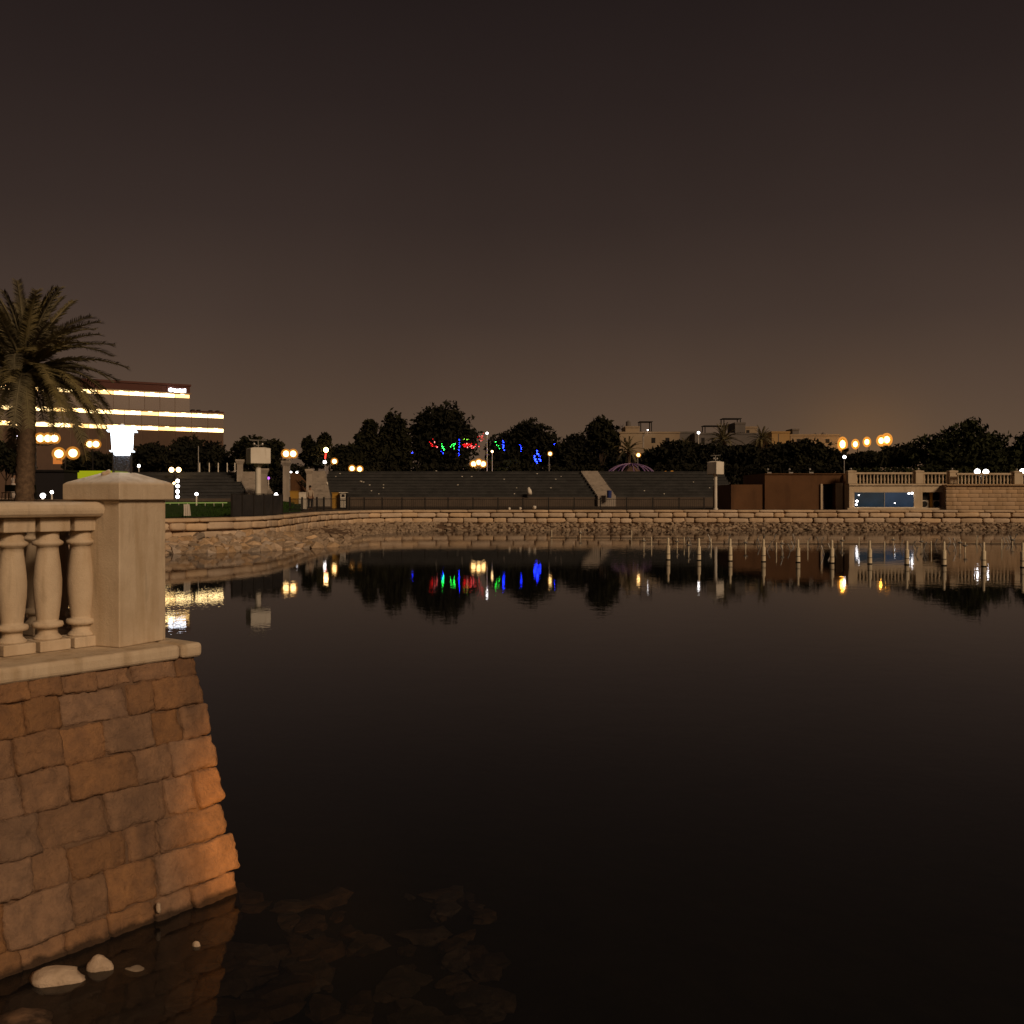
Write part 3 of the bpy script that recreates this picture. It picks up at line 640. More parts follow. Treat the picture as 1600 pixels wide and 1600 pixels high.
tree('dark low tree behind the two banner lamps', 135, [(150, 722, 26, 16), (120, 726, 20, 14), (180, 724, 22, 16)], 150, n=3000, m='leafd', seed=23, group=GR)
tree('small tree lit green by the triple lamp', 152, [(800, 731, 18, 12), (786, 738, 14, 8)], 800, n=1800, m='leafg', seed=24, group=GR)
def hedge(label, x0, x1, ytop, d, seed, m='leafd'):
    base = Vector(((X(x0, d) + X(x1, d)) / 2, d, ZG)); k = d / F; L = []
    r = random.Random(seed); n = max(3, int((x1 - x0) / 14))
    for i in range(n):
        px = x0 + (x1 - x0) * (i + .5) / n; c = P(px, ytop + 9 + r.uniform(-3, 3), d) - base; L.append((tuple(c), (12 * k, 12 * k, 11 * k)))
        L.append(((c.x, c.y, c.z - 14 * k), (13 * k, 12 * k, 14 * k)))
    o = link('hedge', leaves_mesh(L, int((x1 - x0) * 22), .0022 * d, seed, M[m], .1), None, base); return tag(o, label, 'hedge')
hedge('long dark hedge behind the middle stand, left of the triple lamp', 520, 745, 727, 140, 31)
hedge('dark hedge behind the stand between triple lamp and purple dome', 800, 945, 727, 142, 32)
hedge('dark hedge right of the purple dome', 1025, 1330, 727, 138, 33)
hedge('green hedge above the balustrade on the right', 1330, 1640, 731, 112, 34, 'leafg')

hedge('dark hedge between the left stairs and the tall pale column', 398, 486, 727, 126, 35)
hedge('low dark hedge at the foot of the columns', 405, 475, 749, 113, 36)
tree('dark low tree behind the slender pale trunk', 166, [(944, 716, 22, 16), (928, 724, 18, 14), (955, 728, 24, 14)], 950, n=3200, m='leafd', seed=26, group=GR)
hedge('dark hedge behind the triple lamp', 738, 812, 722, 158, 37)
tree('dark low tree behind the purple dome', 160, [(965, 718, 18, 14), (990, 724, 22, 14), (1015, 722, 18, 16), (975, 736, 30, 12)], 985, n=3600, m='leafd', seed=25, group=GR)
# palms
def frond_mesh(L, droop, seed, leaf=.42, nl=46, m='frond'):
    r = random.Random(seed); mb = MB(); pts = []
    for i in range(11):
        t = i / 10; pts.append(Vector((L * (t - .10 * droop * t * t), 0, L * (.30 * t - droop * .62 * t ** 2.2))))
    mb.tube(pts, [.012 * (1 - t / 11) + .003 for t in range(11)], 5)
    for i in range(nl):
        t = .14 + .85 * i / nl; j = min(int(t * 10), 9); p = pts[j].lerp(pts[j + 1], t * 10 - j); tan = (pts[j + 1] - pts[j]).normalized()
        ll = leaf * (1 - .72 * abs(t - .42) ** 1.3) * r.uniform(.85, 1.1)
        for sgn in (-1, 1):
            dirv = (tan * .62 + Vector((0, sgn * .75, 0)) + Vector((0, 0, r.uniform(.0, .35)))).normalized(); w = tan * .0045
            e = p + dirv * ll; e.z -= ll * .18; mid = p + dirv * ll * .55
            mb.add([p - w, p + w, mid + w * .9, e, mid - w * .9], [(0, 1, 2, 3, 4)])
    return mb.mesh('frond', M[m])
FR = [frond_mesh(1.0, dr, 40 + i, .125, 84) for i, dr in enumerate((.35, .65, .9, 1.05))]
def palm(label, px, crown_y, d, L, nf, trunk_r, seed, group, zb=ZG):
    r = random.Random(seed); base = Vector((X(px, d), d, zb)); t = thing('palm_tree', label, 'palm tree', base, 0, group)
    top = Z(crown_y, d) - zb; mb = MB(); n = 26; pts = []; rr = []
    for i in range(n + 1):
        f = i / n; pts.append((.10 * math.sin(f * 2) * trunk_r * 3, 0, top * f - .2 * (1 - f))); rr.append(trunk_r * (1.12 - .12 * f + (.10 if i % 2 else -.04) + (.25 if f > .93 else 0)))
    mb.tube(pts, rr, 12); mb.build('trunk', M['palmbark'], t, True)
    for i in range(nf):
        f = i / nf; el = math.radians(84 - 98 * f ** .8 + r.uniform(-8, 8)); az = i * 2.39996 + r.uniform(-.2, .2)
        o = link('frond', FR[min(3, int(f * 3.2 + r.random() * .9))], t, (0, 0, top + .25 * (1 - f) * trunk_r * 3)); o.rotation_euler = Euler((r.uniform(-.25, .25), -el + .25, az), 'XYZ')
        s = L * r.uniform(.85, 1.08) * (.88 if f < .15 else 1); o.scale = (s, s, s)
    return t
palm('tall date palm at the left edge beyond the balustrade', 38, 588, 52, 5.3, 96, .40, 3, 'palms', 2.2)
palm('small palm with upright fronds before the left villa', 982, 705, 150, 2.9, 26, .25, 4, 'palms')
palm('shaggy palm before the grey villa with roof canopies', 1130, 690, 150, 3.1, 34, .28, 5, 'palms')
palm('round headed palm left of the small orange lit villa', 1190, 688, 150, 2.5, 34, .28, 6, 'palms')
palm('pale palm half hidden right of the left villa', 1072, 702, 155, 2.2, 26, .25, 7, 'palms')

# ================================================================== SEATING STANDS
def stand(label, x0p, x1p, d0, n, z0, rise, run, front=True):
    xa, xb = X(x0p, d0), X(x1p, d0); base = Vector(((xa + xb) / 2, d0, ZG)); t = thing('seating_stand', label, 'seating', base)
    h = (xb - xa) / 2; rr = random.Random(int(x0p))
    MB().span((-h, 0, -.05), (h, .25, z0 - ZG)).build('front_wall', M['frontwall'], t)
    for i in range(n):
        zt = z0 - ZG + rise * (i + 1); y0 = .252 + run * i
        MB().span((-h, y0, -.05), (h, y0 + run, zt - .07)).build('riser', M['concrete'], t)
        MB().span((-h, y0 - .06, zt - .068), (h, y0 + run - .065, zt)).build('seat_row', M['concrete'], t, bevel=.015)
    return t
def stairs(label, xl, xr, slant, d0, n, z0, rise, run, ybase=None):
    """xl..xr columns of the bottom step; slant: columns moved per step"""
    w = X(xr, d0) - X(xl, d0); base = Vector(((X(xl, d0) + X(xr, d0)) / 2, d0, ZG)); t = thing('stairs', label, 'stairs', base)
    for i in range(n):
        c = slant * i * d0 / F; zt = z0 - ZG + rise * (i + 1)
        MB().span((-w / 2 + c, -.16 + run * i, -.05), (w / 2 + c, run * (i + 1) - .165, zt + .03)).build('step', M['stair'], t, bevel=.01)
    return t
ST = dict(n=9, z0=2.42, rise=.335, run=.8)
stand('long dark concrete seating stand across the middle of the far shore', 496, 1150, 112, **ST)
stairs('pale stairs climbing the long stand beside the purple dome', 934, 962, -1.15, 111.7, 18, 2.42, .1675, .4)
stairs('pale stairs at the left end of the long stand', 490, 516, -1.5, 111.7, 18, 2.42, .1675, .4)
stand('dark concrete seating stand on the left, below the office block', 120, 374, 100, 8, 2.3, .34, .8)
stairs('pale stairs at the right end of the left stand', 392, 430, -3.1, 99.5, 16, 2.3, .17, .4)
wz = thing('side_wall', 'brown sloping side wall beside the left end of the long stand', 'wall', (X(465, 111), 111, ZG))
recalc(MB().add([(-1.1, 0, 0), (1.4, 0, 0), (1.4, 0, .9), (-1.1, 0, 3.7), (-1.1, 6, 0), (1.4, 6, 0), (1.4, 6, .9), (-1.1, 6, 3.7)], [(0, 1, 2, 3), (7, 6, 5, 4), (0, 4, 5, 1), (1, 5, 6, 2), (2, 6, 7, 3), (3, 7, 4, 0)]).build('wall_body', M['brownwall'], wz))

# raised lawn on the left shore, and plaza beyond
pl = [(X(-260, 60), 60), (X(130, 60), 60), (X(250, 66), 66), (X(250, 98), 98), (X(-400, 98), 98)]
struct(recalc(MB().prism(pl, -1, 2.24).build('plaza_paving', M['paving'])))
lv = [(X(60, 46.5), 46.5, ZG + .02), (X(260, 46.5), 46.5, ZG + .02), (X(345, 49.5), 49.5, ZG + .02), (X(470, 68), 68, ZG + .02), (X(470, 90), 90, 2.0), (X(254, 90), 90, 2.0), (X(254, 66), 66, 1.9)]
struct(MB().add(lv, [(0, 1, 6), (1, 2, 3, 6), (3, 4, 5, 6)]).build('lawn', M['lawn']))
r5 = random.Random(3); mb = MB()
for i in range(9000):
    px = r5.uniform(250, 460); d = r5.uniform(47.5 if px < 300 else 50 + max(0, (px - 345) * .15), 88); z = ZG + (2.0 - ZG) * min(max((d - 50) / 40, 0), 1)
    p = Vector((X(px, d), d, z)); a = r5.uniform(0, PI); u = Vector((math.cos(a), math.sin(a), 0)) * .02; mb.add([p - u, p + u, p + Vector((r5.uniform(-.06, .06), r5.uniform(-.06, .06), r5.uniform(.08, .2)))], [(0, 1, 2)])
o = stuff(mb.build('grass', M['lawn'])); tag(o, 'short green grass on the left lawn', 'grass')
rl = thing('low_rail', 'low pale green lit rail along the back of the lawn', 'railing', P(300, 786, 70))
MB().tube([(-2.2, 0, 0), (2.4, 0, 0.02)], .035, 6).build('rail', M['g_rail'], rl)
for i in range(8): MB().tube([(-2.1 + i * .6, 0, -.55), (-2.1 + i * .6, 0, 0)], .02, 6).build('post', M['white'], rl)

# ================================================================== FENCES
def fence(label, pts, h, post_w, rails, pick, mname='iron', panel=None):
    base = Vector((*pts[0], ZG)); t = thing('fence', label, 'fence', base); q = [Vector((x - base.x, y - base.y, 0)) for x, y in pts]
    pm = MB().span((-post_w, -post_w, 0), (post_w, post_w, h)).mesh('post', M[mname])
    for v in q: link('post', pm, t, v)
    for z in rails:
        MB().tube([v + Vector((0, 0, z)) for v in q], .022, 5).build('rail', M[mname], t)
    if pick:
        mb = MB()
        for a, b in zip(q, q[1:]):
            k = int((b - a).length / pick)
            for i in range(1, k): p = a.lerp(b, i / k); mb.tube([p + Vector((0, 0, .08)), p + Vector((0, 0, h - .12))], .009, 4)
        stuff(mb.build('pickets', M[mname], t))
    if panel:
        for a, b in zip(q, q[1:]):
            d = b - a; R = Matrix.Rotation(math.atan2(d.y, d.x), 3, 'Z'); MB().box((a + b) / 2 + Vector((0, 0, h * .48)), (d.length / 2 - .05, .012, h * .46), R).build('panel', M[panel], t)
    return t
fence('long dark iron picket fence in front of the middle stand', [(X(p, 79.5), 79.5) for p in (546, 569, 597, 628, 664, 700, 739, 778, 817, 857, 897, 938, 979, 1020, 1061, 1100)], .95, .05, (.82, .12), .14)
fence('short dark fence beside the man in the cap', [(X(p, d), d) for p, d in ((453, 68), (472, 71), (495, 74), (506, 76), (546, 78.6))], .98, .055, (.85, .12), .14)
fence('dark mesh panel fence around the left white loudspeaker mast', [(X(p, d), d) for p, d in ((362, 50.2), (378, 51), (396, 52), (412, 53), (426, 54.4), (441, 56))], 1.15, .04, (1.12,), 0, 'iron', 'mesh')

# ================================================================== MASTS WITH LOUDSPEAKER BOXES
def mast(label, px, d, box_top, box_bot, hw, pole_r, rz, antenna):
    base = Vector((X(px, d), d, ZG)); t = thing('loudspeaker_mast', label, 'mast', base, rz); k = d / F
    zt, zb_ = Z(box_top, d) - ZG, Z(box_bot, d) - ZG; w = hw * k
    MB().lathe((0, 0, 0), [(pole_r * 1.5, 0), (pole_r * 1.5, .1), (pole_r, .14), (pole_r, zb_ - .18), (pole_r * 1.5, zb_ - .1), (pole_r * 1.5, zb_)], 14).build('pole', M['white'], t, False)
    MB().square((0, 0, 0), [(w * .94, zb_ + .001), (w, zb_ + .03), (w, zt - .08), (w * .5, zt - .0)]).build('speaker_box', M['white'], t, bevel=.02)
    MB().lathe((0, 0, 0), [(.03, zt - .02), (.03, zt + .42)], 8).build('top_pipe', M['steel'], t)
    for s in (-1, 1):
        f = MB().ball((s * w * .42, 0, zt + .20), .085, 10, 6).build('floodlight', M['steel'], t); MB().tube([(0, 0, zt + .10), (s * w * .40, 0, zt + .18)], .014, 5).build('bracket', M['steel'], f)
    mb = MB(); a = w * .95 * antenna
    mb.tube([(-a, -.2, zt + .42), (a, .25, zt + .44)], .03, 5); mb.tube([(-a * .5, .3, zt + .40), (a * .6, -.3, zt + .46)], .03, 5); mb.tube([(-a, -.2, zt + .42), (-a * 1.15, -.25, zt + .58)], .022, 5)
    mb.build('antenna', M['steel'], t)
    return t
mast('large white loudspeaker box on a thick white mast, left shore', 403.5, 62, 699, 725, 15.5, .17, math.radians(28), 1)
mast('smaller white loudspeaker box on a slim white mast, right of the long stand', 1118, 79, 720.5, 741.5, 9.3, .125, math.radians(40), 1)

# ================================================================== COLUMNS
def column(label, px, d, ytop, ybot):
    base = Vector((X(px, d), d, ZG)); zt = Z(ytop, d) - ZG; t = thing('stone_column', label, 'column', base, .2, 'stone columns beside the stairs')
    MB().square((0, 0, 0), [(.40, -.1), (.40, .5), (.34, .55)]).build('base', M['stair'], t)
    MB().square((0, 0, .551), [(.30, 0), (.29, zt - 1.05)]).build('shaft', M['stair'], t)
    MB().square((0, 0, zt - .498), [(.30, 0), (.42, .28), (.44, .30), (.44, .498)]).build('capital', M['stair'], t)
column('pale square column on top of the left stairs', 375, 104, 718, 745)
column('pale square column right behind the large loudspeaker mast', 413, 98, 732, 775)
column('tall pale column below the twin lamp', 447, 96, 720, 773)
column('pale column beside the stairs of the long stand', 483, 110, 733, 757)

# ================================================================== LAMPS
def globe_lamp(label, d, globes, pole_px, r, zb=ZG, m='g_warm', pole_m='steel', name='lamp_post', group='globe lamps in the park', banner=None, cap=False, pole_r=.06):
    base = Vector((X(pole_px, d), d, zb)); t = thing(name, label, 'street lamp', base, 0, group)
    zs = [Z(g[1], d) - zb for g in globes]; ztop = min(zs) - r * .8
    MB().lathe((0, 0, 0), [(pole_r * 2.4, 0), (pole_r * 2.4, .35), (pole_r * 1.4, .45), (pole_r, ztop * .55), (pole_r * 1.5, ztop * .56), (pole_r, ztop * .6), (pole_r * .8, ztop)], 10).build('post', M[pole_m], t)
    for (gx_, gy_), z in zip(globes, zs):
        x = X(gx_, d) - base.x; g = MB().ball((x, 0, z), r * (.72 if m == 'g_warm' else .85), 14, 10).build('bulb' if m == 'g_warm' else 'globe', M[m], t, True)
        if m == 'g_warm': MB().ball((x, 0, z), r * 1.2, 16, 12).build('halo_shell', M['amber'], g, True)  # added orange shell, stands for the halo round the globe
        if abs(x) > r * .5: MB().tube([(0, 0, ztop - .12), (x * .6, 0, ztop - .28), (x, 0, z - r * 1.02)], .035, 6).build('arm', M[pole_m], g)
        MB().lathe((x, 0, z - r * 1.04), [(r * .45, -.05), (r * .5, .06)], 8).build('collar', M[pole_m], g)
        if cap: MB().lathe((x, 0, z + r * .99), [(r * .5, -.03), (r * .25, .08), (.02, .18)], 8).build('cap', M[pole_m], g)
    if banner:
        bx0, by0, bx1, by1 = banner; MB().span((X(bx0, d) - base.x, -.03, Z(by1, d) - zb), (X(bx1, d) - base.x, .03, Z(by0, d) - zb)).build('banner', M['banner'], t)
    return t
globe_lamp('tall lamp with a cluster of four globes beside the palm trunk', 88, [(47, 684), (63, 685), (75, 685), (85, 685)], 56, .42, 2.24, banner=(44, 693, 53, 707), pole_m='iron')
globe_lamp('lamp with two large globes and an orange banner', 92, [(92, 709), (114, 708)], 102, .50, 2.24, banner=(83, 715, 97, 725), pole_m='iron')
globe_lamp('smaller twin globe lamp left of the lantern', 118, [(140, 694), (150, 694)], 145, .48, ZG, pole_m='iron')
globe_lamp('twin globe lamp above the beaded light column', 104, [(268, 734), (279, 734)], 273, .30, ZG, m='g_warm2', pole_m='iron')
globe_lamp('twin globe lamp behind the tall pale column', 104, [(447, 709), (458, 709)], 452.5, .42, ZG)
globe_lamp('single globe lamp with drooping arm right of the striped pole', 140, [(522.5, 721)], 516, .42, ZG)
globe_lamp('twin globe lamp at the left end of the long stand', 135, [(550, 732), (562, 733)], 556, .42, ZG)
globe_lamp('triple globe lamp under the red string lights', 140, [(740, 725), (748, 722.5), (755, 725)], 747, .46, ZG)
globe_lamp('slim single globe lamp post right of the blue lights', 124, [(859.5, 709)], 858, .27, ZG)
globe_lamp('slim single globe lamp post in front of the purple dome', 124, [(997.5, 711)], 996.5, .27, ZG)
globe_lamp('slim single globe lamp post behind the brown building', 110, [(1319.5, 714)], 1319, .20, ZG, m='g_white')
globe_lamp('low pair of globes at the head of the pale stairs', 128, [(921.5, 742), (933, 742)], 927, .26, ZG)
globe_lamp('low pair of globes right of the purple dome', 128, [(1040, 740.5), (1050, 740)], 1045, .30, ZG)
globe_lamp('pair of white globes above the right balustrade', 96, [(1527, 737), (1540.5, 737.5)], 1534, .30, ZG, m='g_white')
globe_lamp('globe lamp at the right edge above the balustrade', 96, [(1598, 737)], 1598, .32, ZG, m='g_white')
# striped pole lamp
b = Vector((X(508, 148), 148, ZG)); t = thing('striped_lamp', 'lamp with a glowing red and white tube below its head', 'street lamp', b)
zt = Z(703, 148) - ZG; MB().lathe((0, 0, 0), [(.14, 0), (.08, .3), (.07, zt - 1.3)], 8).build('post', M['steel'], t)
MB().tube([(0, 0, zt - 1.28), (.1, 0, zt - .5)], .10, 8).build('red_tube', M['g_redpole'], t); MB().ball((.13, 0, zt), .36, 12, 8).build('globe', M['g_warm'], t, True)
MB().ball((-.05, 0, zt - 1.75), .24, 12, 8).build('globe', M['g_white'], t, True)
# white ball lights
def ball_light(label, px, py, d, r, zb=ZG, m='g_white', group='white ball lights near the ground'):
    base = Vector((X(px, d), d, zb)); t = thing('ball_light', label, 'garden light', base, 0, group); z = max(Z(py, d) - zb, r * 1.3)
    MB().lathe((0, 0, 0), [(.07, 0), (.05, max(z - r, .05))], 8).build('post', M['white'], t); MB().ball((0, 0, z), r * .85, 14, 10).build('globe', M[m], t, True); return t
ball_light('white ball light on a short post at the back of the lawn', 307, 772, 75, .14)
ball_light('white ball light behind the dark mesh panel fence', 431.5, 773.5, 70, .17)
ball_light('large white ball light beside the pillar, low over the rail', 67, 775.5, 70, .20, 2.24)
ball_light('small white ball light between big ball light and pillar', 81, 769, 76, .14, 2.24)
ball_light('round pinkish ball light on the cluster lamp', 44, 720, 86, .28, 2.24)
ball_light('lone white ball light left of the cluster lamp at the palm', 27, 683.5, 118, .22, 2.24)
ball_light('small white light in the dark trees right of the lantern', 217, 728, 118, .20)
ball_light('purple white light left of the tall pale column', 419.5, 747, 104, .17, ZG, 'g_purple')
ball_light('left one of two small white lights behind the tall pale column', 454.5, 738, 118, .14, ZG)
ball_light('right one of two small white lights behind the tall pale column', 464, 738, 118, .14, ZG)
bd = thing('beaded_light_column', 'upright column of four white light balls left of the lawn', 'light column', (X(278, 96), 96, ZG))
zt = Z(748, 96) - ZG; MB().lathe((0, 0, 0), [(.10, 0), (.06, .2), (.06, zt)], 8).build('post', M['iron'], bd)
for y in (751.5, 759.5, 768, 776): MB().ball((0, -.08, Z(y, 96) - ZG), .17, 12, 8).build('light_ball', M['g_white'], bd, True)
for x in (-.35,): MB().ball((x, -.05, Z(755, 96) - ZG), .12, 10, 6).build('light_ball', M['g_warm2'], bd, True)

# sodium road lights on the right
def sodium(label, px, py, d, r, sz):
    base = Vector((X(px, d), d, ZG)); t = thing('road_light', label, 'street lamp', base, 0, 'orange road lights'); z = Z(py, d) - ZG
    MB().tube([(.5, 0, 0), (.5, 0, z * .8), (.35, 0, z + .35), (0, 0, z + r * sz + .08)], [.12, .09, .07, .05], 8).build('post', M['iron'], t)
    lh = MB().ball((0, 0, z), r * .8, 14, 10, sz).build('lamp_head', M['g_sod'], t, True); MB().ball((0, 0, z), r * 1.6, 16, 12, sz).build('halo_shell', M['amber2'], lh, True); MB().lathe((0, 0, z + r * sz * .9), [(r * .7, 0), (r * .3, .2)], 10).build('hood', M['iron'], t); return t  # the wide orange shell is an added halo, not part of the fitting
sodium('brightest orange road light, tall flame shaped glow', 1316.5, 694, 150, .46, 1.5)
sodium('small orange road light, second from the brightest', 1336.5, 694, 210, .52, 1.3)
sodium('small orange road light, third from the brightest', 1354.5, 690.5, 210, .52, 1.3)
sodium('left head of the double orange road light', 1377, 688.5, 175, .52, 1.2)
sodium('right head of the double orange road light', 1385.5, 687, 175, .60, 1.2)
# assumed amber floodlight, unseen below the viewer, added to light the terrace corner orange
fp = Vector((1.7, .28, .85)); aim = Vector((-1.34, 6.42, .40))
fl = thing('assumed_floodlight', 'assumed amber floodlight on the promenade wall below the viewer, added to light the terrace corner', 'floodlight', fp)
fr_ = (aim - fp).to_track_quat('-Z', 'Y').to_matrix()
MB().box((0, 0, 0), (.10, .08, .05), fr_).build('lamp_housing', M['iron'], fl); MB().tube([(0, -.3, -.1), (0, -.05, -.05)], .02, 6).build('bracket', M['iron'], fl)
sl = bpy.data.lights.new('assumed_flood_beam', 'SPOT'); sl.energy = 2000; sl.color = (1, .39, .045); sl.spot_size = math.radians(15.5); sl.spot_blend = .9; sl.shadow_soft_size = .06
so = bpy.data.objects.new('assumed_flood_beam', sl); COL.objects.link(so); so.location = fp + (aim - fp).normalized() * .1
so.rotation_euler = (aim - fp).to_track_quat('-Z', 'Y').to_euler()
# assumed promenade lamps behind the viewer, out of view, added to brighten the foreground
def assumed_lamp(label, x, y):
    base = Vector((x, y, 1.402)); t = thing('assumed_promenade_lamp', label, 'street lamp', base, 0, 'assumed promenade lamps behind the viewer')
    MB().lathe((0, 0, 0), [(.14, 0), (.14, .35), (.08, .45), (.06, 3.4)], 10).build('post', M['iron'], t)
    for s in (-1, 1):
        g_ = MB().ball((s * .45, 0, 3.55), .20, 16, 10).build('globe', M['g_assumed'], t, True); MB().tube([(0, 0, 3.2), (s * .3, 0, 3.15), (s * .45, 0, 3.35)], .03, 6).build('arm', M['iron'], g_)
assumed_lamp('assumed twin globe lamp on the promenade to the right behind the viewer', 5.5, -3.2)
assumed_lamp('assumed twin globe lamp on the promenade to the left behind the viewer', -5.5, -4.0)

# ================================================================== STRING LIGHTS
def string_light(label, d, cells, m, r=.10, wire=None):
    """cells: (px0, py0, px1, py1, count)"""
    rr = random.Random(int(cells[0][0] * 7)); base = P((cells[0][0] + cells[0][2]) / 2, cells[0][1], d); t = thing('string_lights', label, 'string lights', base, 0, 'coloured string lights in the trees')
    mbs = {}; mw = MB(); last = None
    for (x0, y0, x1, y1, c) in cells:
        c = max(3, int(c * .7))
        for i in range(c):
            f = (i + .5) / c; p = P(x0 + (x1 - x0) * f + rr.uniform(-1.3, 1.3), y0 + (y1 - y0) * f + rr.uniform(-1.3, 1.3), d + rr.uniform(-.4, .4)) - base
            k = m if rr.random() < .8 or not isinstance(m, tuple) else m
            key = rr.choice(m) if isinstance(m, tuple) else m
            mbs.setdefault(key, MB()).ball(p, r * rr.uniform(.3, .7), 6, 4)
            if last is not None and (p - last).length < 3: mw.tube([last, p], .012, 4)
            last = p
        last = None
    if mw.v: mw.build('wire', M['iron'], t)
    for kx, b_ in mbs.items(): stuff(b_.build('bulbs', M[kx], t))
    return t
string_light('red string lights in the left part of the domed tree', 150, [(669, 691, 684, 699, 10), (676, 686, 680, 694, 5), (671, 695, 682, 697, 5)], ('g_red', 'g_red', 'g_pink'), .12)
string_light('left green string lights in the domed tree', 150, [(689, 692, 695, 702, 7), (691, 696, 693, 704, 4)], 'g_green', .09)
string_light('right green string lights in the domed tree', 150, [(702, 698, 711, 694, 6), (708, 692, 709, 702, 4)], 'g_green', .08)
string_light('lime string lights above the bright red ones', 150, [(722, 687, 733, 686, 6)], 'g_yg', .09)
string_light('brightest red string lights at the right of the domed tree', 148, [(722, 695, 742, 697, 16), (724, 698, 742, 700, 12), (728, 693, 738, 694, 8), (744, 694, 749, 700, 5)], ('g_red', 'g_red', 'g_pink'), .13)
string_light('red lights climbing the pole top right of the domed tree', 150, [(746, 684, 753, 680, 6), (749, 688, 757, 676, 7), (752, 690, 756, 684, 4)], ('g_red', 'g_pink'), .10)
string_light('blue upright string lights between the green and the red', 149, [(717.5, 684, 717.5, 714, 16)], 'g_blue', .10)
string_light('faint blue string lights low in the domed tree', 149, [(690, 706, 694, 709, 5), (643.5, 705, 644.5, 710, 3)], 'g_blue', .08)
string_light('green string lights at the left of the wide tree', 148, [(775, 690, 780, 701, 7)], 'g_green', .09)
string_light('blue upright string lights in the left of the wide tree', 148, [(786, 688, 787, 704, 14)], 'g_blue', .11)
string_light('blue upright string lights in the middle of the wide tree', 148, [(813, 694, 814, 705, 9)], 'g_blue', .10)
string_light('brightest blue string lights at the right of the wide tree', 146, [(834, 712, 839, 724, 16), (838, 705, 844, 714, 12), (842, 716, 846, 722, 6)], 'g_blue', .13)
string_light('tiny blue lights at the far right of the wide tree', 148, [(865.5, 692, 866.5, 696, 3)], 'g_blue', .08)
ball_light('cold white light on top of the pole right of the domed tree', 761, 677, 150, .20, ZG)
ball_light('small warm light left of the green tree', 769, 705.5, 150, .20, ZG, 'g_warm2')

# ================================================================== PURPLE DOME AND TENT
db = Vector((X(986, 124), 124, ZG)); dome = thing('dome_frame', 'open dome of purple lit arches behind the long stand', 'dome frame', db); kz = Z(747, 124) - ZG
MB().lathe((0, 0, -.05), [(3.6, 0), (3.6, kz)], 28).build('platform', M['frontwall'], dome)
for a in range(6):
    an = PI * a / 6; pts = [(3.05 * math.cos(t_) * math.cos(an), 3.05 * math.cos(t_) * math.sin(an), kz + 1.75 * math.sin(t_)) for t_ in [PI * i / 18 for i in range(19)]]
    MB().tube(pts, .075, 6).build('arch', M['purpleframe'], dome)
MB().tube([(3.1 * math.cos(2 * PI * i / 40), 3.1 * math.sin(2 * PI * i / 40), kz + .05) for i in range(41)], .06, 6).build('light_ring', M['g_purple'], dome)
tn = thing('tent', 'small brown pointed tent standing inside the purple dome', 'tent', db + Vector((.1, 0, kz)))
MB().lathe((0, 0, .001), [(1.7, 0), (1.45, .5), (.5, 1.3), (.03, 1.6)], 8).build('canopy', M['tent'], tn)

# ================================================================== OFFICE BLOCK
od = Vector((.85, .53, 0)).normalized(); on = Vector((.53, -.85, 0)).normalized(); OE = Vector((X(350, 280), 280, 0))
office = thing('office_block', 'long office block with glowing horizontal light bands on the left', 'building', Vector((OE.x, OE.y, ZG)))
OR = Matrix((od, -on, Vector((0, 0, 1)))).transposed()
def oat(px):   # distance along the facade (negative = towards the left)
    k = (px - 800) / F; return (k * OE.y - OE.x) / (od.x - k * od.y)
def oz(px, py): s = oat(px); return Z(py, OE.y + od.y * s)
def obox(name, s0, s1, z0, z1, y0, y1, m, parent=office, off=office):
    c = OE + od * ((s0 + s1) / 2) - on * ((y0 + y1) / 2) + Vector((0, 0, (z0 + z1) / 2)); o = MB(Vector((OE.x, OE.y, ZG))).box(c, (abs(s1 - s0) / 2, abs(y1 - y0) / 2, abs(z1 - z0) / 2), OR).build(name, M[m], parent); return o
sU = oat(297); sL = -95
z_st = [oz(297, 619.5), oz(350, 651), oz(350, 673)]
roofU, roofL = oz(297, 604), oz(350, 645.5)
obox('body', sL, -.3, ZG - .1, roofL, .5, 30, 'officeband'); obox('upper_body', sL, sU, roofL + .01, roofU, .5, 28, 'officeband')
obox('roof_edge', sL, sU + .3, roofU + .01, roofU + .55, 0, 2, 'maroon'); obox('roof_edge', sU + .35, 0, roofL + .01, roofL + .35, .1, 2, 'maroon')
obox('parapet_band', sL, sU, z_st[0] + 1.0, roofU - .02, .2, .498, 'maroon')
ends = [sU, 0, 0, 0]
for i, z in enumerate(z_st):
    e = ends[i]; n = 22; L = e - sL
    for k in range(n):
        a = sL + L * k / n; b_ = sL + L * (k + 1) / n
        obox('light_strip', a + .12, b_ - .12, z - .42, z + .42, .25, .49, ('g_strip', 'g_strip', 'g_strip2', 'g_strip', 'g_strip3')[(k * 7 + i * 3) % 5])
        obox('soffit_lamp', (a + b_) / 2 - .5, (a + b_) / 2 + .5, z + .44, z + .54, .1, .48, 'g_strip')
    obox('canopy', sL, e + .2, z + .58, z + .85, -.8, .49, 'officeband')
    lo = z_st[i + 1] + .86 if i < 2 else ZG + 1
    for k in range(n):
        a = sL + L * k / n; b_ = sL + L * (k + 1) / n
        obox('glass_panel', a + .06, b_ - .06, lo + .1, z - .55, .30, .49, 'officeglass' if i < 2 else 'officebase')
sg = obox('sign_board', oat(261), oat(295), oz(278, 615), oz(278, 603.5), .02, .19, 'maroon')
def sgball(px, py, rpx, m='g_sign', par=sg, sz=.8):
    s = oat(px); d = OE.y + od.y * s; c = OE + od * s + on * .15; c.z = Z(py, d); MB(Vector((OE.x, OE.y, ZG))).ball(c, rpx * d / F, 10, 6, sz).build('sign_logo', M[m], par, True)
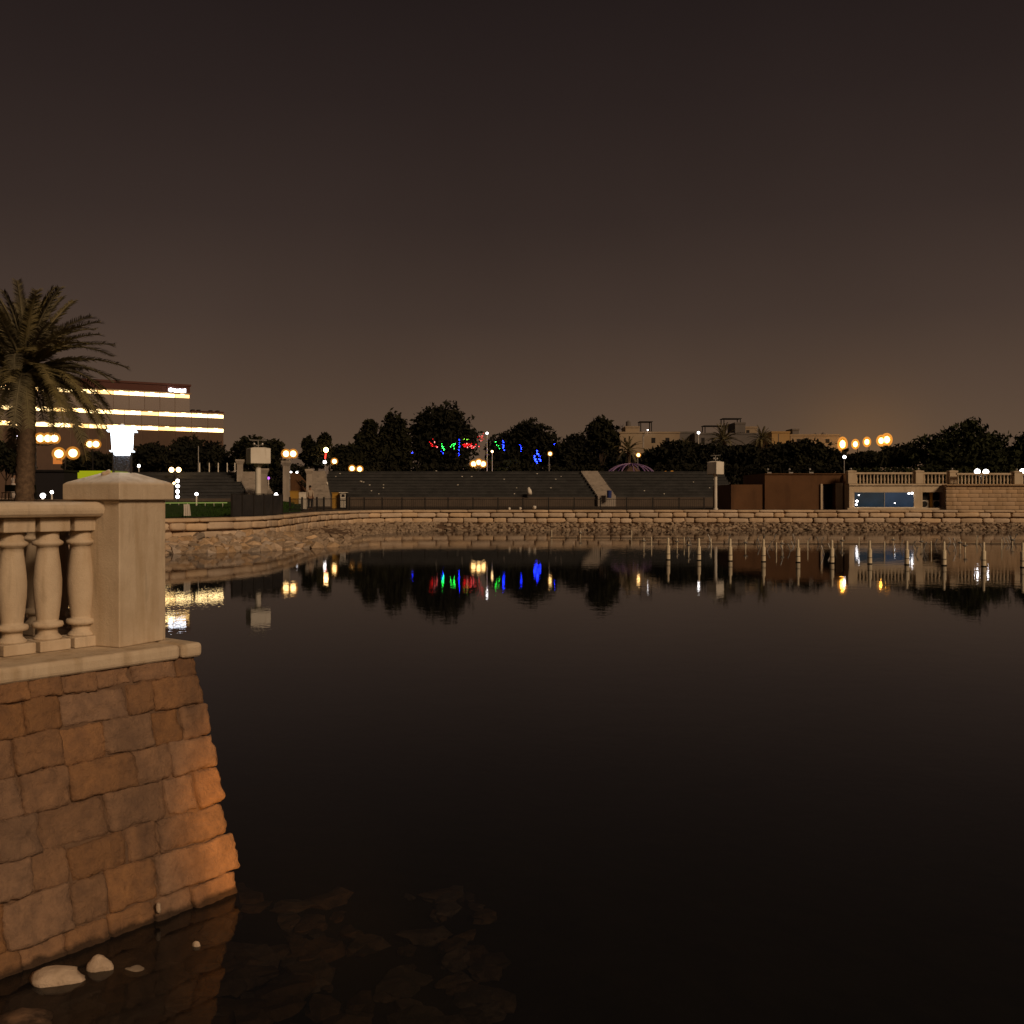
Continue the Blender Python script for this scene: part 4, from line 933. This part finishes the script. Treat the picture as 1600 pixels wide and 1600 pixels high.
def sgbar(x0, x1, y0, y1, m='g_sign', par=sg, y=-.12):
    o = obox('sign_letter', oat(x0), oat(x1), oz((x0 + x1) / 2, y1), oz((x0 + x1) / 2, y0), y, y + .13, m, par); return o
sgball(266.8, 609.3, 4.0)
xx = 271.5
for i, w_ in enumerate((3, 2, 3.4, 2.2, 3, 2.6, 3)): sgbar(xx, xx + w_ - .45, 608 + (i % 3 == 0) * -.6, 613.6); xx += w_
sg2 = obox('sign_board', oat(58), oat(84), oz(71, 606), oz(71, 594), .02, .19, 'g_signb')
for (x, y, w_, h_) in ((63.5, 597, 1.5, 1.6), (66, 597, 3, 3), (69.8, 597, 2, 2.6), (73.5, 597.2, 3, 3.2), (79.5, 596.8, 4.2, 3.4), (59.6, 600, 2.4, 2), (69.5, 601.4, 3.2, 2.6), (73.2, 601.6, 3.2, 2.8), (78.3, 602.2, 4.6, 4)):
    sgbar(x - w_ / 2, x + w_ / 2, y - h_ / 2, y + h_ / 2, par=sg2)
for px in (305, 314, 333, 344): obox('roof_fan', oat(px), oat(px + 4), roofL + .36, roofL + .9, 3, 5, 'dark')

# ================================================================== LEFT PLAZA THINGS
kd = 84
kio = thing('kiosk', 'low dark kiosk with a lime yellow lit fascia behind the pillar', 'kiosk', (X(130, kd), kd, 2.24))
MB().span((-1.5 - 2.3, 0, 0), (3.4, 3, Z(748, kd) - 2.24)).build('body', M['darkcloth'], kio)
MB().span((X(105, kd) - X(130, kd), -.08, Z(747, kd) - 2.238), (X(178, kd) - X(130, kd), 3.1, Z(735.5, kd) - 2.24)).build('fascia', M['lime'], kio)
trk = thing('dark_stall', 'dark boxy stall left of the lime fascia', 'stall', (X(78, 80), 80, 2.24))
MB().span((-1.15, 0, 0), (1.1, 2.5, Z(737, 80) - 2.24)).build('body', M['darkcloth'], trk); MB().span((-1.25, -.15, Z(737, 80) - 2.238), (1.2, 2.6, Z(734, 80) - 2.24)).build('roof', M['dark'], trk)
for i, (px, lab) in enumerate(((4, 'pale green plastic chair left of the man in white'), (14, 'pale green plastic chair just behind the man in white'), (45, 'pale green plastic chair right of the palm trunk'))):
    t = thing('plastic_chair', lab, 'chair', (X(px, 60), 60.5, 2.24), .3 * i, 'pale green chairs on the plaza')
    MB().box((0, 0, .42), (.22, .22, .02)).build('seat', M['g_rail'] if False else M['leafg'], t); MB().box((0, .22, .68), (.22, .02, .2)).build('backrest', M['leafg'], t)
    for sx in (-1, 1):
        for sy in (-1, 1): MB().tube([(sx * .2, sy * .2, 0), (sx * .18, sy * .18, .41)], .02, 5).build('leg', M['leafg'], t)

def skin_obj(name, verts, edges, radii, m, parent, sub=2):
    me = bpy.data.meshes.new(name); me.from_pydata(verts, edges, []); o = bpy.data.objects.new(name, me); COL.objects.link(o)
    md = o.modifiers.new('skin', 'SKIN'); md.use_smooth_shade = True
    for sv, r in zip(me.skin_vertices[0].data, radii): sv.radius = (r, r) if not hasattr(r, '__len__') else r
    me.skin_vertices[0].data[0].use_root = True
    ss = o.modifiers.new('sub', 'SUBSURF'); ss.levels = ss.render_levels = sub
    dg = bpy.context.evaluated_depsgraph_get(); ev = o.evaluated_get(dg); me2 = bpy.data.meshes.new_from_object(ev); bpy.data.objects.remove(o); me2.name = name
    me2.materials.clear(); me2.materials.append(m); me2.shade_smooth(); o2 = bpy.data.objects.new(name, me2); COL.objects.link(o2); o2.parent = parent; return o2
def person(label, loc, rz, h=1.76, robe=False, dark=False, cap=False):
    t = thing('person', label, 'person', loc, rz); k = h / 1.76; V = lambda *a: tuple(x * k for x in a)
    vs = [V(0, 0, .95), V(0, 0, 1.18), V(0, .01, 1.40), V(0, 0, 1.50), V(0, -.01, 1.58), V(0, -.015, 1.69)]; es = [(0, 1), (1, 2), (2, 3), (3, 4), (4, 5)]; rr = [.145, .13, .155, .06, .085, .085]
    for s in (-1, 1):
        n = len(vs); vs += [V(s * .10, 0, .88), V(s * .11, -.02, .48), V(s * .11, .02, .09), V(s * .12, -.13, .04)]; es += [(0, n), (n, n + 1), (n + 1, n + 2), (n + 2, n + 3)]; rr += [.095, .065, .045, .04]
        n = len(vs); vs += [V(s * .19, 0, 1.42), V(s * .24, .0, 1.14), V(s * .25, -.07, .90), V(s * .25, -.10, .82)]; es += [(2, n), (n, n + 1), (n + 1, n + 2), (n + 2, n + 3)]; rr += [.06, .045, .035, .03]
    skin_obj('body', vs, es, [r * k for r in rr], M['skin'], t)
    top = 'darkcloth' if dark else ('robe' if robe else 'shirt')
    sv = [V(0, 0, .93), V(0, 0, 1.18), V(0, .01, 1.41), V(0, 0, 1.47)]; se = [(0, 1), (1, 2), (2, 3)]; sr = [.165, .155, .172, .08]
    for s in (-1, 1):
        n = len(sv); sv += [V(s * .19, 0, 1.42), V(s * .24, 0, 1.14), V(s * .25, -.06, .95)]; se += [(2, n), (n, n + 1), (n + 1, n + 2)]; sr += [.078, .064, .055]
    if robe:
        MB().lathe((0, 0, 0), [(.25 * k, .08 * k), (.24 * k, .4 * k), (.19 * k, .95 * k), (.17 * k, 1.1 * k)], 16).build('robe_skirt', M[top], t, True)
    else:
        n0 = [V(0, 0, .97)]; e0 = []; r0_ = [.165]
        for s in (-1, 1): n = len(n0); n0 += [V(s * .10, 0, .86), V(s * .11, -.02, .48), V(s * .11, .02, .12)]; e0 += [(0, n), (n, n + 1), (n + 1, n + 2)]; r0_ += [.112, .085, .07]
        skin_obj('trousers', n0, e0, [r * k for r in r0_], M['trousers'], t)
    skin_obj('shirt', sv, se, [r * k for r in sr], M[top], t)
    MB().ball((0, .012 * k, 1.685 * k), .092 * k, 12, 8, 1.0).build('hair', M['robe'] if (robe and cap) else M['hair'], t, True)
    if cap and not robe: MB().lathe((0, -.03 * k, 1.735 * k), [(.15 * k, 0), (.15 * k, .012), (.095 * k, .02), (.09 * k, .06), (.03, .085 * k)], 12).build('cap', M['hair'], t)
    return t
person('man in a pale shirt, dark trousers and cap walking on the far quay', (X(484.5, 76.5), 76.5, ZG), .4, 1.80, cap=True)
person('person in a long white robe standing by the palm trunk', (X(22, 70), 70, 2.24), 2.6, 1.78, robe=True)
person('person in dark clothes with fair skin, right of the palm', (X(55, 82), 82, 2.24), .3, 1.15, dark=True)
person('small person in a pale grey robe beside the one in dark clothes', (X(61, 83), 83, 2.24), -.5, 1.2, robe=True)

# posts on top of the left stand
for i, px in enumerate((312, 327, 341, 355, 367)):
    tag(MB().lathe((0, 0, -4), [(.055, 0), (.055, 5.0), (.03, 5.06)], 8).build('white_post', M['white']), ['leftmost', 'second from left', 'middle', 'fourth from left', 'rightmost'][i] + ' of the five short white posts on top of the left stand', 'post', 'white posts on the left stand').location = (X(px, 106.5), 106.5, Z(739, 106.5))
tag(MB().lathe((0, 0, 0), [(.06, 0), (.05, Z(697, 110) - ZG)], 8).build('tall_pole', M['steel']), 'thin tall pole behind the left stand', 'pole').location = (X(310, 110), 110, ZG)
# booths
def booth(name, label, px0, px1, y0, d, m, cat, sign=False):
    w = X(px1, d) - X(px0, d); t = thing(name, label, cat, (X((px0 + px1) / 2, d), d, ZG)); h = Z(y0, d) - ZG
    MB().span((-w / 2, 0, 0), (w / 2, .5, h - .06)).build('body', M[m], t); MB().span((-w / 2 - .04, -.04, h - .058), (w / 2 + .04, .54, h)).build('top', M['white' if sign else m], t)
    if sign:
        MB().span((-w / 2 + .08, -.02, h * .55), (w / 2 - .08, -.002, h - .12)).build('panel', M['white'], t); MB().span((-.12, -.035, h * .72), (.14, -.021, h * .88)).build('picture', M['dark'], t)
        for k in range(3): MB().span((-.2 + .15 * k, -.02, h * .1), (-.1 + .15 * k, -.002, h * .5)).build('slat', M['white'], t)
    return t
booth('ochre_booth', 'ochre yellow booth left of the man in the cap', 453, 465, 767, 84, 'ochre', 'booth')
booth('white_booth', 'pale low booth right beside the ochre yellow one', 466, 478, 769, 85, 'white', 'booth')
booth('ochre_booth', 'dull ochre booth at the foot of the long stand stairs', 519, 529, 769.5, 84, 'ochre', 'booth')
booth('notice_stand', 'black framed white notice stand beside the dull ochre booth', 530.5, 541.5, 769, 83.5, 'dark', 'sign', True)
t = thing('folding_board', 'white slatted folding board standing on the lawn edge', 'board', P(291.5, 806, 47.6))
for k in range(3): MB().box((-.09 + .09 * k, 0, .27), (.035, .015, .27)).build('slat', M['white'], t)
MB().box((0, .14, .24), (.13, .012, .25), Matrix.Rotation(.35, 3, 'X')).build('back_leg', M['white'], t)
MB().box((0, 0, .50), (.135, .02, .03)).build('crossbar', M['white'], t)
bn = thing('blue_bin', 'blue bin standing on the foot of the pale stairs', 'bin', (X(952, 110.8), 110.8, 2.42)); bn.location.z = Z(778, 110.8)
MB().lathe((0, 0, 0), [(.24, 0), (.26, .72)], 14).build('body', M['bluebin'], bn); MB().lathe((0, 0, .721), [(.28, 0), (.27, .06), (.1, .1)], 14).build('lid', M['bluebin'], bn)
def bag(label, px, py, d, s, tall=1.0):
    me = rock_mesh(int(px), 2, tall, M['white'], .35); me.shade_smooth(); o = link('plastic_bag', me, None, P(px, py, d), (0, 0, px)); o.scale = (s, s, s); return tag(o, label, 'bag')
bag('white rag hanging over the seat rows right of the triple lamp', 827.5, 768, 111.6, .28, 1.6)
bag('small white bag on the quay edge, left of two', 796, 795, 77.7, .12); bag('round white bag on the quay edge, right of two', 835, 793, 77.8, .14)
bag('white bag left of the white rag on the quay edge', 813, 794.5, 77.7, .11)
bag('white bag lying on the left end of the long stand', 511, 755.5, 111.8, .15); bag('pale paper lying on a seat row below the twin lamp', 564, 752.5, 112.8, .2, .5)

lt = rough_block(.11, .07, .05, 77, 1, 4, .02, 8, M['white']); r9 = random.Random(31)
for i in range(34):
    k = r9.randrange(9); px = r9.uniform(505, 1140)
    if 925 < px < 970: continue
    o = link('litter', lt, None, (X(px, 112 + .252 + .8 * k + .3), 112 + .252 + .8 * k + .3, 2.42 + .335 * (k + 1) + .04), (0, 0, r9.uniform(0, 3))); tag(o, 'scrap of pale litter lying on the rows of the long stand', 'litter', 'litter on the long stand')
# ================================================================== RIGHT-HAND BUILDINGS
D1 = 81.0
bw = thing('brown_building', 'low reddish brown building with a dark doorway', 'building', (X(1235, D1), D1, ZG)); ox = X(1235, D1)
def rb(name, t, ox_, x0, x1, y0, y1, f, b_, m, d=D1, bevel=0, zb=ZG):
    return MB().span((X(x0, d) - ox_, f, Z(y1, d) - zb), (X(x1, d) - ox_, b_, Z(y0, d) - zb)).build(name, M[m], t, bevel=bevel)
rb('wall', bw, ox, 1145, 1196.5, 757, 797, .6, 8, 'brownwall'); rb('wall', bw, ox, 1197, 1287, 741, 797, .4, 8, 'brownwall'); rb('wall', bw, ox, 1308, 1326, 741, 797, .4, 8, 'brownwall')
rb('lintel', bw, ox, 1287.1, 1307.9, 741, 756, .4, 8, 'brownwall'); rb('parapet', bw, ox, 1196.8, 1326.2, 739.5, 741, .3, 8.1, 'brownwall')
dr = rb('door', bw, ox, 1290, 1305, 758, 797, 1.2, 1.3, 'dark'); rb('door_leaf', dr, ox, 1291, 1294, 759, 797, 1.10, 1.19, 'steel')
rb('jamb', bw, ox, 1284, 1287, 756, 797, .25, .39, 'cream'); rb('jamb', bw, ox, 1308, 1318, 754.5, 797, .2, .39, 'cream'); rb('back_wall', bw, ox, 1287.2, 1307.8, 757, 797, 2.5, 2.7, 'dark')
rb('pilaster', bw, ox, 1319, 1325.8, 742, 796.5, .15, .39, 'brownwall')
for i, px in enumerate((1204, 1238, 1270)):
    t = thing('roof_floodlight', ['left', 'middle', 'right'][i] + ' one of three small pale floodlights on the brown parapet', 'floodlight', (X(px, D1), D1 + .6, Z(739.5, D1)), 0, 'small floodlights on the brown parapet')
    MB().box((.05, 0, .06), (.16, .08, .05)).build('base', M['steel'], t); MB().tube([(-.1, 0, .1), (-.08, 0, .28)], .02, 6).build('stem', M['steel'], t); MB().box((-.06, -.04, .34), (.06, .05, .06), Matrix.Rotation(.5, 3, 'Y')).build('lamp_head', M['steel'], t)
D2 = 80.0
cb = thing('cream_building', 'cream pump house with a long blue window below the balustrade', 'building', (X(1405, D2), D2, ZG)); ox = X(1405, D2)
rb('wall', cb, ox, 1327, 1478, 757, 769, 0, 6, 'cream', D2); rb('wall', cb, ox, 1327, 1335, 769.05, 797, 0, 6, 'cream', D2); rb('wall', cb, ox, 1335.05, 1428, 793, 797, 0, 6, 'cream', D2); rb('wall', cb, ox, 1428.05, 1441.5, 769.05, 797, 0, 6, 'cream', D2)
rb('wall', cb, ox, 1457, 1460, 762, 797, .3, 6, 'ochre', D2); rb('niche', cb, ox, 1441.6, 1478, 769.05, 797, 1.2, 6, 'dark', D2)
rb('ledge', cb, ox, 1326, 1479, 756, 758.5, -.12, -.002, 'cream', D2); rb('plinth', cb, ox, 1322, 1482, 793.5, 799, -.35, -.002, 'cream', D2)
wn = rb('window_frame', cb, ox, 1334.6, 1428.4, 768.6, 769.6, -.03, .2, 'steel', D2)
rb('sill', wn, ox, 1334, 1429, 792.3, 793.5, -.08, .2, 'white', D2); rb('mullion', wn, ox, 1381.5, 1382.5, 769.7, 792.2, -.02, .12, 'steel', D2)
rb('pane', wn, ox, 1335.2, 1381.4, 769.7, 792.2, .05, .09, 'g_win2', D2); rb('pane', wn, ox, 1382.6, 1427.8, 769.7, 792.2, .05, .09, 'g_win', D2)
for (px, py, r_) in ((1342, 773.5, .05), (1339, 783, .09), (1338, 788.5, .07), (1425, 770.8, .09), (1420, 771.2, .07), (1398, 786, .035)):
    MB().ball((X(px, D2) - ox, -.02, Z(py, D2) - ZG), r_, 8, 6).build('window_light', M['g_white'], wn)
for i, px in enumerate((1449, 1468)):
    t = thing('air_conditioner', ['left', 'right'][i] + ' air conditioner unit in the dark niche beside the blue window', 'air conditioner', (X(px, D2), D2 + .5, Z(794, D2)), 0, 'air conditioners')
    MB().span((-.34, 0, 0), (.34, .3, .62)).build('casing', M['white'], t, bevel=.02); MB().lathe((0, 0, 0), [(.24, 0), (.24, .03), (.18, .04)], 18).build('fan_grille', M['dark'], t); t.children[-1].rotation_euler = (PI / 2, 0, 0); t.children[-1].location = (-.03, 0, .32)
    MB().span((-.3, .02, .66), (.36, .5, 1.05)).build('duct', M['dark'], t); MB().span((-.3, .05, -.12), (.3, .25, -.002)).build('bracket', M['iron'], t)
tw = thing('block_wall', 'tan stone block wall right of the cream pump house', 'wall', (X(1560, 79.2), 79.2, ZG)); ox3 = X(1560, 79.2)
MB().span((X(1478.6, 79.2) - ox3, .1, 0), (X(1720, 79.2) - ox3, 3, Z(758.5, 79.2) - ZG)).build('core', M['mortar'], tw)
r6 = random.Random(8); hz = (Z(758.5, 79.2) - ZG) / 6; tb = [rough_block(1, 1, 1, 500 + i, 2, 30, .012, 1.5, M['tanwall']) for i in range(5)]
for row in range(6):
    x = X(1478.6, 79.2) - ox3 - (.3 if row % 2 else 0)
    while x < X(1715, 79.2) - ox3:
        w = r6.uniform(.7, 1.1); x0 = max(x, X(1478.4, 79.2) - ox3); o = link('stone_block', tb[r6.randrange(5)], tw, ((x0 + x + w) / 2, .08 + r6.uniform(-.012, .012), hz * (row + .5))); o.scale = ((x + w - x0) / 2 - .003, .1, hz / 2 - .003); x += w
MB().span((X(1478, 79.2) - ox3, -.22, Z(758.5, 79.2) - ZG + .002), (X(1720, 79.2) - ox3, 2.8, Z(756.8, 79.2) - ZG)).build('coping', M['tanwall'], tw)
# roof balustrade
rbm = MB().lathe((0, 0, 0), [(.085, 0), (.085, .06), (.05, .1), (.085, .34), (.05, .6), (.05, .68), (.08, .72), (.08, .78)], 8).mesh('baluster', M['cream'], True)
def roof_bal(label, segs, piers, d, y0, y1):
    xm = X((piers[0] + piers[-1]) / 2, d); z0 = Z(y1, d) + .012; t = thing('roof_balustrade', label, 'balustrade', (xm, d + .15, z0)); h = Z(y0, d) - z0
    for p in piers:
        pr_ = MB().square((X(p, d) - xm, 0, 0), [(.30, 0), (.30, h + .02), (.34, h + .022), (.34, h + .12), (.05, h + .18)]).build('pier', M['cream'], t); MB().ball((X(p, d) - xm, 0, h + .27), .085, 8, 6).build('finial', M['steel'], pr_, True)
    for a, b_ in segs:
        xa, xb = X(a, d) - xm, X(b_, d) - xm; n = max(2, round((xb - xa) / .275))
        MB().span((xa, -.13, h - .15), (xb, .13, h)).build('handrail', M['cream'], t, bevel=.02)
        for i in range(n): o = link('baluster', rbm, t, (xa + (xb - xa) * (i + .5) / n, 0, 0)); o.scale = (1, 1, (h - .152) / .78)
roof_bal('cream balustrade with three piers on the pump house roof', [(1336.5, 1429.5), (1442.5, 1483)], [1330.5, 1436, 1489], 80, 738, 756)
roof_bal('cream balustrade on top of the tan block wall at the right edge', [(1495.5, 1584), (1596, 1672)], [1590, 1678], 79.2, 739, 756.6)

# ================================================================== FAR VILLAS
def villa(label, d, boxes, wins=(), tanks=(), canopies=()):
    x0 = X((boxes[0][0] + boxes[0][1]) / 2, d); t = thing('villa', label, 'house', (x0, d, ZG))
    for i, (a, b_, y0, dep, m) in enumerate(boxes):
        f = i * .8; w = MB().span((X(a, d) - x0, f, 0), (X(b_, d) - x0, f + dep, Z(y0, d) - ZG)).build('wall', M[m], t); MB().span((X(a, d) - x0 - .1, f - .12, Z(y0, d) - ZG + .002), (X(b_, d) - x0 + .1, f + dep + .1, Z(y0, d) - ZG + .35)).build('parapet', M[m], w)
    for (a, b_, y0, y1, m) in wins: MB().span((X(a, d) - x0, -.06, Z(y1, d) - ZG), (X(b_, d) - x0, -.003, Z(y0, d) - ZG)).build('window', M[m], t)
    for (a, b_, y0, y1) in tanks: MB().lathe(((X(a, d) + X(b_, d)) / 2 - x0, 4, Z(y1, d) - ZG), [((X(b_, d) - X(a, d)) / 2, 0), ((X(b_, d) - X(a, d)) / 2, Z(y0, d) - Z(y1, d)), (.1, Z(y0, d) - Z(y1, d) + .3)], 12).build('water_tank', M['villagrey'], t)
    for (a, b_, y0, y1) in canopies:
        c = MB().span((X(a, d) - x0, 3, Z(y0 + 1, d) - ZG), (X(b_, d) - x0, 6.5, Z(y0, d) - ZG)).build('roof_canopy', M['dark'], t)
        for px in (a + 2, b_ - 2):
            for yy in (3.2, 6.3): MB().tube([(X(px, d) - x0, yy, Z(y1, d) - ZG), (X(px, d) - x0, yy, Z(y0 + 1, d) - ZG)], .12, 5).build('canopy_post', M['dark'], c)
    return t
villa('flat roofed beige villa with a roof pergola, leftmost of the far houses', 225, [(968, 1062, 677, 14, 'villa'), (978, 1000, 668, 8, 'villa'), (1055, 1100, 676, 12, 'villagrey')], [(1004, 1006.5, 680, 700, 'stair'), (975, 978, 684, 690, 'dark'), (1018, 1024, 684, 692, 'dark'), (1040, 1046, 684, 692, 'dark')], [(981, 989, 657, 667)], [(1002, 1023, 656.5, 676)])
villa('grey villa with two dark roof canopies on thin posts', 222, [(1086, 1192, 679, 14, 'villagrey'), (1150, 1166, 662, 8, 'villagrey'), (1162, 1186, 668, 8, 'villa'), (1150, 1175, 690, 1, 'villa')], [(1096, 1101, 684, 692, 'dark'), (1166, 1171, 672, 678, 'dark'), (1112, 1118, 684, 692, 'dark')], (), [(1104, 1140, 663, 678), (1134, 1164, 651.5, 662)])
villa('small bright orange lit villa wall behind the round palm', 215, [(1206, 1234, 676.5, 10, 'villalit')], [(1216, 1217, 678, 700, 'villagrey')])
villa('long low beige villa left of the orange road lights', 218, [(1235, 1312, 681, 12, 'villa'), (1240, 1250, 672, 5, 'villagrey')], [(1290, 1296, 686, 692, 'dark'), (1245, 1250, 686, 694, 'dark')], [(1292, 1298, 676, 681), (1281, 1285, 677, 681)])
ball_light('cold white light on the roof edge between the two left villas', 1091.5, 676, 212, .32, ZG)
ball_light('tiny warm light on the roof under the pergola', 1012, 672, 224, .16, Z(677, 224))
ball_light('small warm light right of the double orange road light', 1404, 702, 150, .14, ZG)

# ================================================================== FOUNTAIN PIPES IN THE LAKE
noz_low = MB().lathe((0, 0, 0), [(.080, -.6), (.080, .0), (.080, .22), (.076, .23), (.076, .53), (.06, .535)], 14).mesh('outer_pipe', M['nozzle'])
noz_up = MB().lathe((0, 0, 0), [(.044, .536), (.044, .80), (.036, .805), (.036, .84)], 12).mesh('nozzle', M['nozzle'])
ring_me = MB().lathe((0, 0, 0), [(.087, .215), (.087, .235)], 14).mesh('ring', M['iron'])
wl_me = MB().lathe((0, 0, 0), [(.087, -.03), (.087, .03)], 14).mesh('wet_band', M['dark'])
def dfor(px): return 38.9 + (34.6 - 38.9) * (px - 1044) / (1598 - 1044)
pos = [(1044, 'leftmost thick fountain pipe standing in the lake'), (1092, 'second thick fountain pipe from the left'), (1141, 'third thick fountain pipe from the left, near the right mast reflection'), (1193, 'fourth thick fountain pipe from the left'), (1247, 'fifth thick fountain pipe from the left'), (1300, 'thick fountain pipe in the middle of the row'), (1359, 'fifth thick fountain pipe from the right edge'), (1417, 'fourth thick fountain pipe from the right edge, before the white reflection'), (1475, 'third thick fountain pipe from the right edge'), (1537, 'second thick fountain pipe from the right edge'), (1598, 'thick fountain pipe cut by the right edge')]
for px, lab in pos:
    d = dfor(px); t = thing('fountain_pipe', lab, 'fountain pipe', (X(px, d), d, 0), 0, 'thick fountain pipes in the lake')
    link('outer_pipe', noz_low, t); link('nozzle', noz_up, t); link('ring', ring_me, t); link('wet_band', wl_me, t)
stem = MB().lathe((0, 0, 0), [(.025, -.5), (.025, .42), (.014, .45)], 8).mesh('stem', M['nozzle']); disc = MB().lathe((0, 0, 0), [(.03, .26), (.11, .30), (.11, .33), (.03, .35)], 12).mesh('disc', M['steel'])
spray = MB().tube([(0, 0, .0), (.04, 0, .16), (.1, -.02, .32)], [.016, .016, .03], 6).mesh('jet', M['steel'])
r7 = random.Random(21)
thin = [(862, 61), (907, 60), (987, 60), (1006, 49), (1018, 50), (1058, 48), (1069, 50), (1076, 44.5), (1111, 48), (1165, 47), (1213, 44), (1222, 46), (1262, 46), (1316, 49), (1342, 50), (1396, 50), (1382, 45), (1440, 48), (1455, 45), (1500, 47), (1526, 52), (1508, 44), (1565, 47), (1582, 50)]
for i, (px, d) in enumerate(thin):
    t = thing('fountain_jet_pipe', ('thin fountain jet pipe with a flat disc collar' if i % 2 else 'thin plain fountain jet pipe') + ' between and behind the thick ones', 'fountain pipe', (X(px, d), d, 0), r7.uniform(-.3, .3), 'thin fountain jet pipes'); link('stem', stem, t)
    if i % 2 == 1: link('disc', disc, t)
r8 = random.Random(4)
for i in range(46):
    px = r8.uniform(1070, 1600); d = r8.uniform(42, 56); t = link('spray_nozzle', spray, None, (X(px, d), d, -.02), (0, 0, r8.choice((0, PI)) + r8.uniform(-.4, .4))); t.scale = (1.2, 1.2, r8.uniform(.8, 1.4)); tag(t, 'small slanted spray nozzle poking out of the lake among the fountain pipes', 'nozzle', 'slanted spray nozzles')
for (xa, xb, d, lab) in ((1010, 1610, 52, 'thin feed pipe just above the water behind the fountain pipes'), (860, 1100, 60, 'thin feed pipe at the far left of the fountain')):
    tag(MB().tube([(X(xa, d), d, .03), (X(xb, d), d, .03)], .018, 6).build('feed_pipe', M['iron']), lab, 'pipe')
